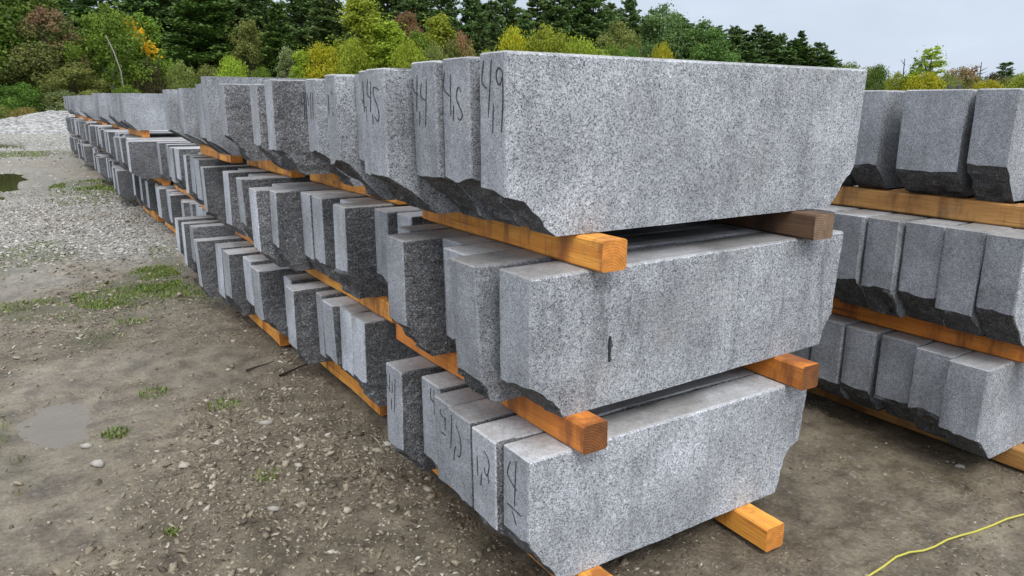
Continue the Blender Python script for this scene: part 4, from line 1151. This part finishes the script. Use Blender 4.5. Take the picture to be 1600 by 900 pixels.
# pines: (kind, px, top row, distance, width, material)
PINES = [('pine', 330, -60, 60, 8.0, 'pinelight'), ('pine', 442, 2, 57, 4.6, 'pinelight'), ('pine', 285, -40, 66, 7, 'pine'), ('pine', 385, -70, 68, 7.5, 'pine'), ('pine', 415, -30, 64, 6, 'pine'),
 ('pine', 480, -60, 66, 6.5, 'pine'), ('pine', 520, -45, 62, 6, 'pine'), ('pine', 610, -80, 64, 7, 'pine'), ('pine', 655, -40, 62, 6, 'pine'), ('pine', 700, -30, 60, 5.5, 'pine'),
 ('pine', 738, -14, 60, 5.5, 'pine'), ('pine', 770, 0, 62, 5, 'pine'), ('pine', 752, 20, 57, 4, 'pine'), ('pine', 232, -60, 66, 7, 'pine'), ('pine', 140, -60, 66, 8, 'pine'), ('pine', 60, -90, 68, 8, 'pine'), ('pine', -40, -100, 68, 9, 'pine'),
 ('tallpine', 790, -20, 70, 4.5, 'pine'), ('tallpine', 838, -14, 68, 5.0, 'pine'), ('tallpine', 872, -45, 70, 5.0, 'pine'), ('tallpine', 898, -36, 72, 5.4, 'pine'), ('tallpine', 922, -20, 72, 5.2, 'pine'),
 ('tallpine', 948, 5, 76, 4.6, 'pine'), ('pine', 978, -6, 78, 6.2, 'pine'), ('round', 1030, 3, 78, 8.0, 'pine'), ('pine', 1005, 25, 80, 6.2, 'pine'), ('pine', 1062, 32, 80, 6, 'pine'),
 ('round', 1096, 29, 78, 7.8, 'pinelight'), ('pine', 1140, 40, 84, 6.0, 'pine'), ('pine', 1175, 38, 86, 6.2, 'pine'), ('pine', 1120, 55, 82, 7, 'pine'), ('pine', 1205, 55, 88, 6.5, 'pine'), ('pine', 1212, 52, 92, 5, 'pine'),
 ('fir', 1242, 48, 86, 6.0, 'pine'), ('tallpine', 1270, 66, 90, 4.6, 'pine'), ('tallpine', 1287, 78, 92, 4.0, 'pine'), ('pine', 1160, 66, 80, 7, 'pine'), ('pine', 1255, 74, 84, 6, 'pinelight'), ('pine', 1225, 78, 82, 7, 'pine'), ('pine', 930, 30, 70, 6, 'pine'), ('pine', 820, 20, 64, 4.5, 'pine'),
 ('pine', 870, 28, 78, 5, 'pine'), ('pine', 1300, 92, 95, 5, 'pine')]
for i in range(11):            # the dense second row behind, which closes the view over the yard
    PINES.append(('pine', -70 + i * 82, -95 + (i % 3) * 30 + max(0, i - 8) * 34, 78 + (i % 4) * 2, 10.5, 'pine'))
for i in range(10):
    PINES.append(('pine', -20 + i * 80, 25 + (i % 3) * 12, 72 + (i % 2) * 2, 9, 'pine'))
for i, (px, py, wd) in enumerate([(1050, 22, 7.5), (1015, 14, 6.5), (1080, 36, 7.5), (1110, 40, 7.5), (1150, 46, 7.5), (1190, 48, 7), (1232, 62, 6.5), (960, 14, 6), (905, 0, 6), (850, 8, 5.5), (990, 40, 7.5), (1130, 62, 8), (1280, 84, 6), (940, 44, 7), (1060, 55, 8), (800, 10, 5.5)]):
    PINES.append(('pine', px, py, 83 + i % 5, wd * 1.1, 'pinelight' if i % 3 == 0 else 'pine'))
PINES.sort(key=lambda p: p[1])
for i, (kd, px, py, D, wd, mt_) in enumerate(PINES):
    look = {'pine': 'dark pine', 'tallpine': 'slim dark pine', 'round': 'broad rounded pine', 'fir': 'pointed fir'}[kd]
    if mt_ == 'pinelight': look = 'light ' + look.replace('dark ', '')
    a, b = divmod(i + 1, 10)
    where = 'over the long stack' if px < 520 else ('over the marked blocks' if px < 790 else ('above the front block' if px < 1100 else 'at the low end'))
    tree(kd, px, py, D, wd, mt_, 'pine_tree', '%s, %s of the pines from the yard side, %s' % (look, ordw(i + 1), where), 'tree', GP)

# two dark stubs showing over the short stack
mm, t, bs = mat('dark steel'); bs.inputs['Base Color'].default_value = (.03, .03, .032, 1); bs.inputs['Roughness'].default_value = .6
for px, lab in ((1478, 'dark upright post end over the short stack, beside the olive bush'), (1493, 'second dark upright post end over the short stack, under the orange tinged bush')):
    x, y = spot(px, 30); zt = top_z(px, 130.5, 30)
    V, F = tube([(0, 0, 0), (.02, 0, zt * .5), (.05, 0, zt - .03), (.05, 0, zt)], [.07, .07, .07, .05], 10)
    F = [tuple(f) for f in F]
    tag(link('steel_post', mesh_np('steel_post', V, F, [mm], smooth=True), loc=(x, y, -.05)), lab, 'post', 'dark posts beyond the short stack')
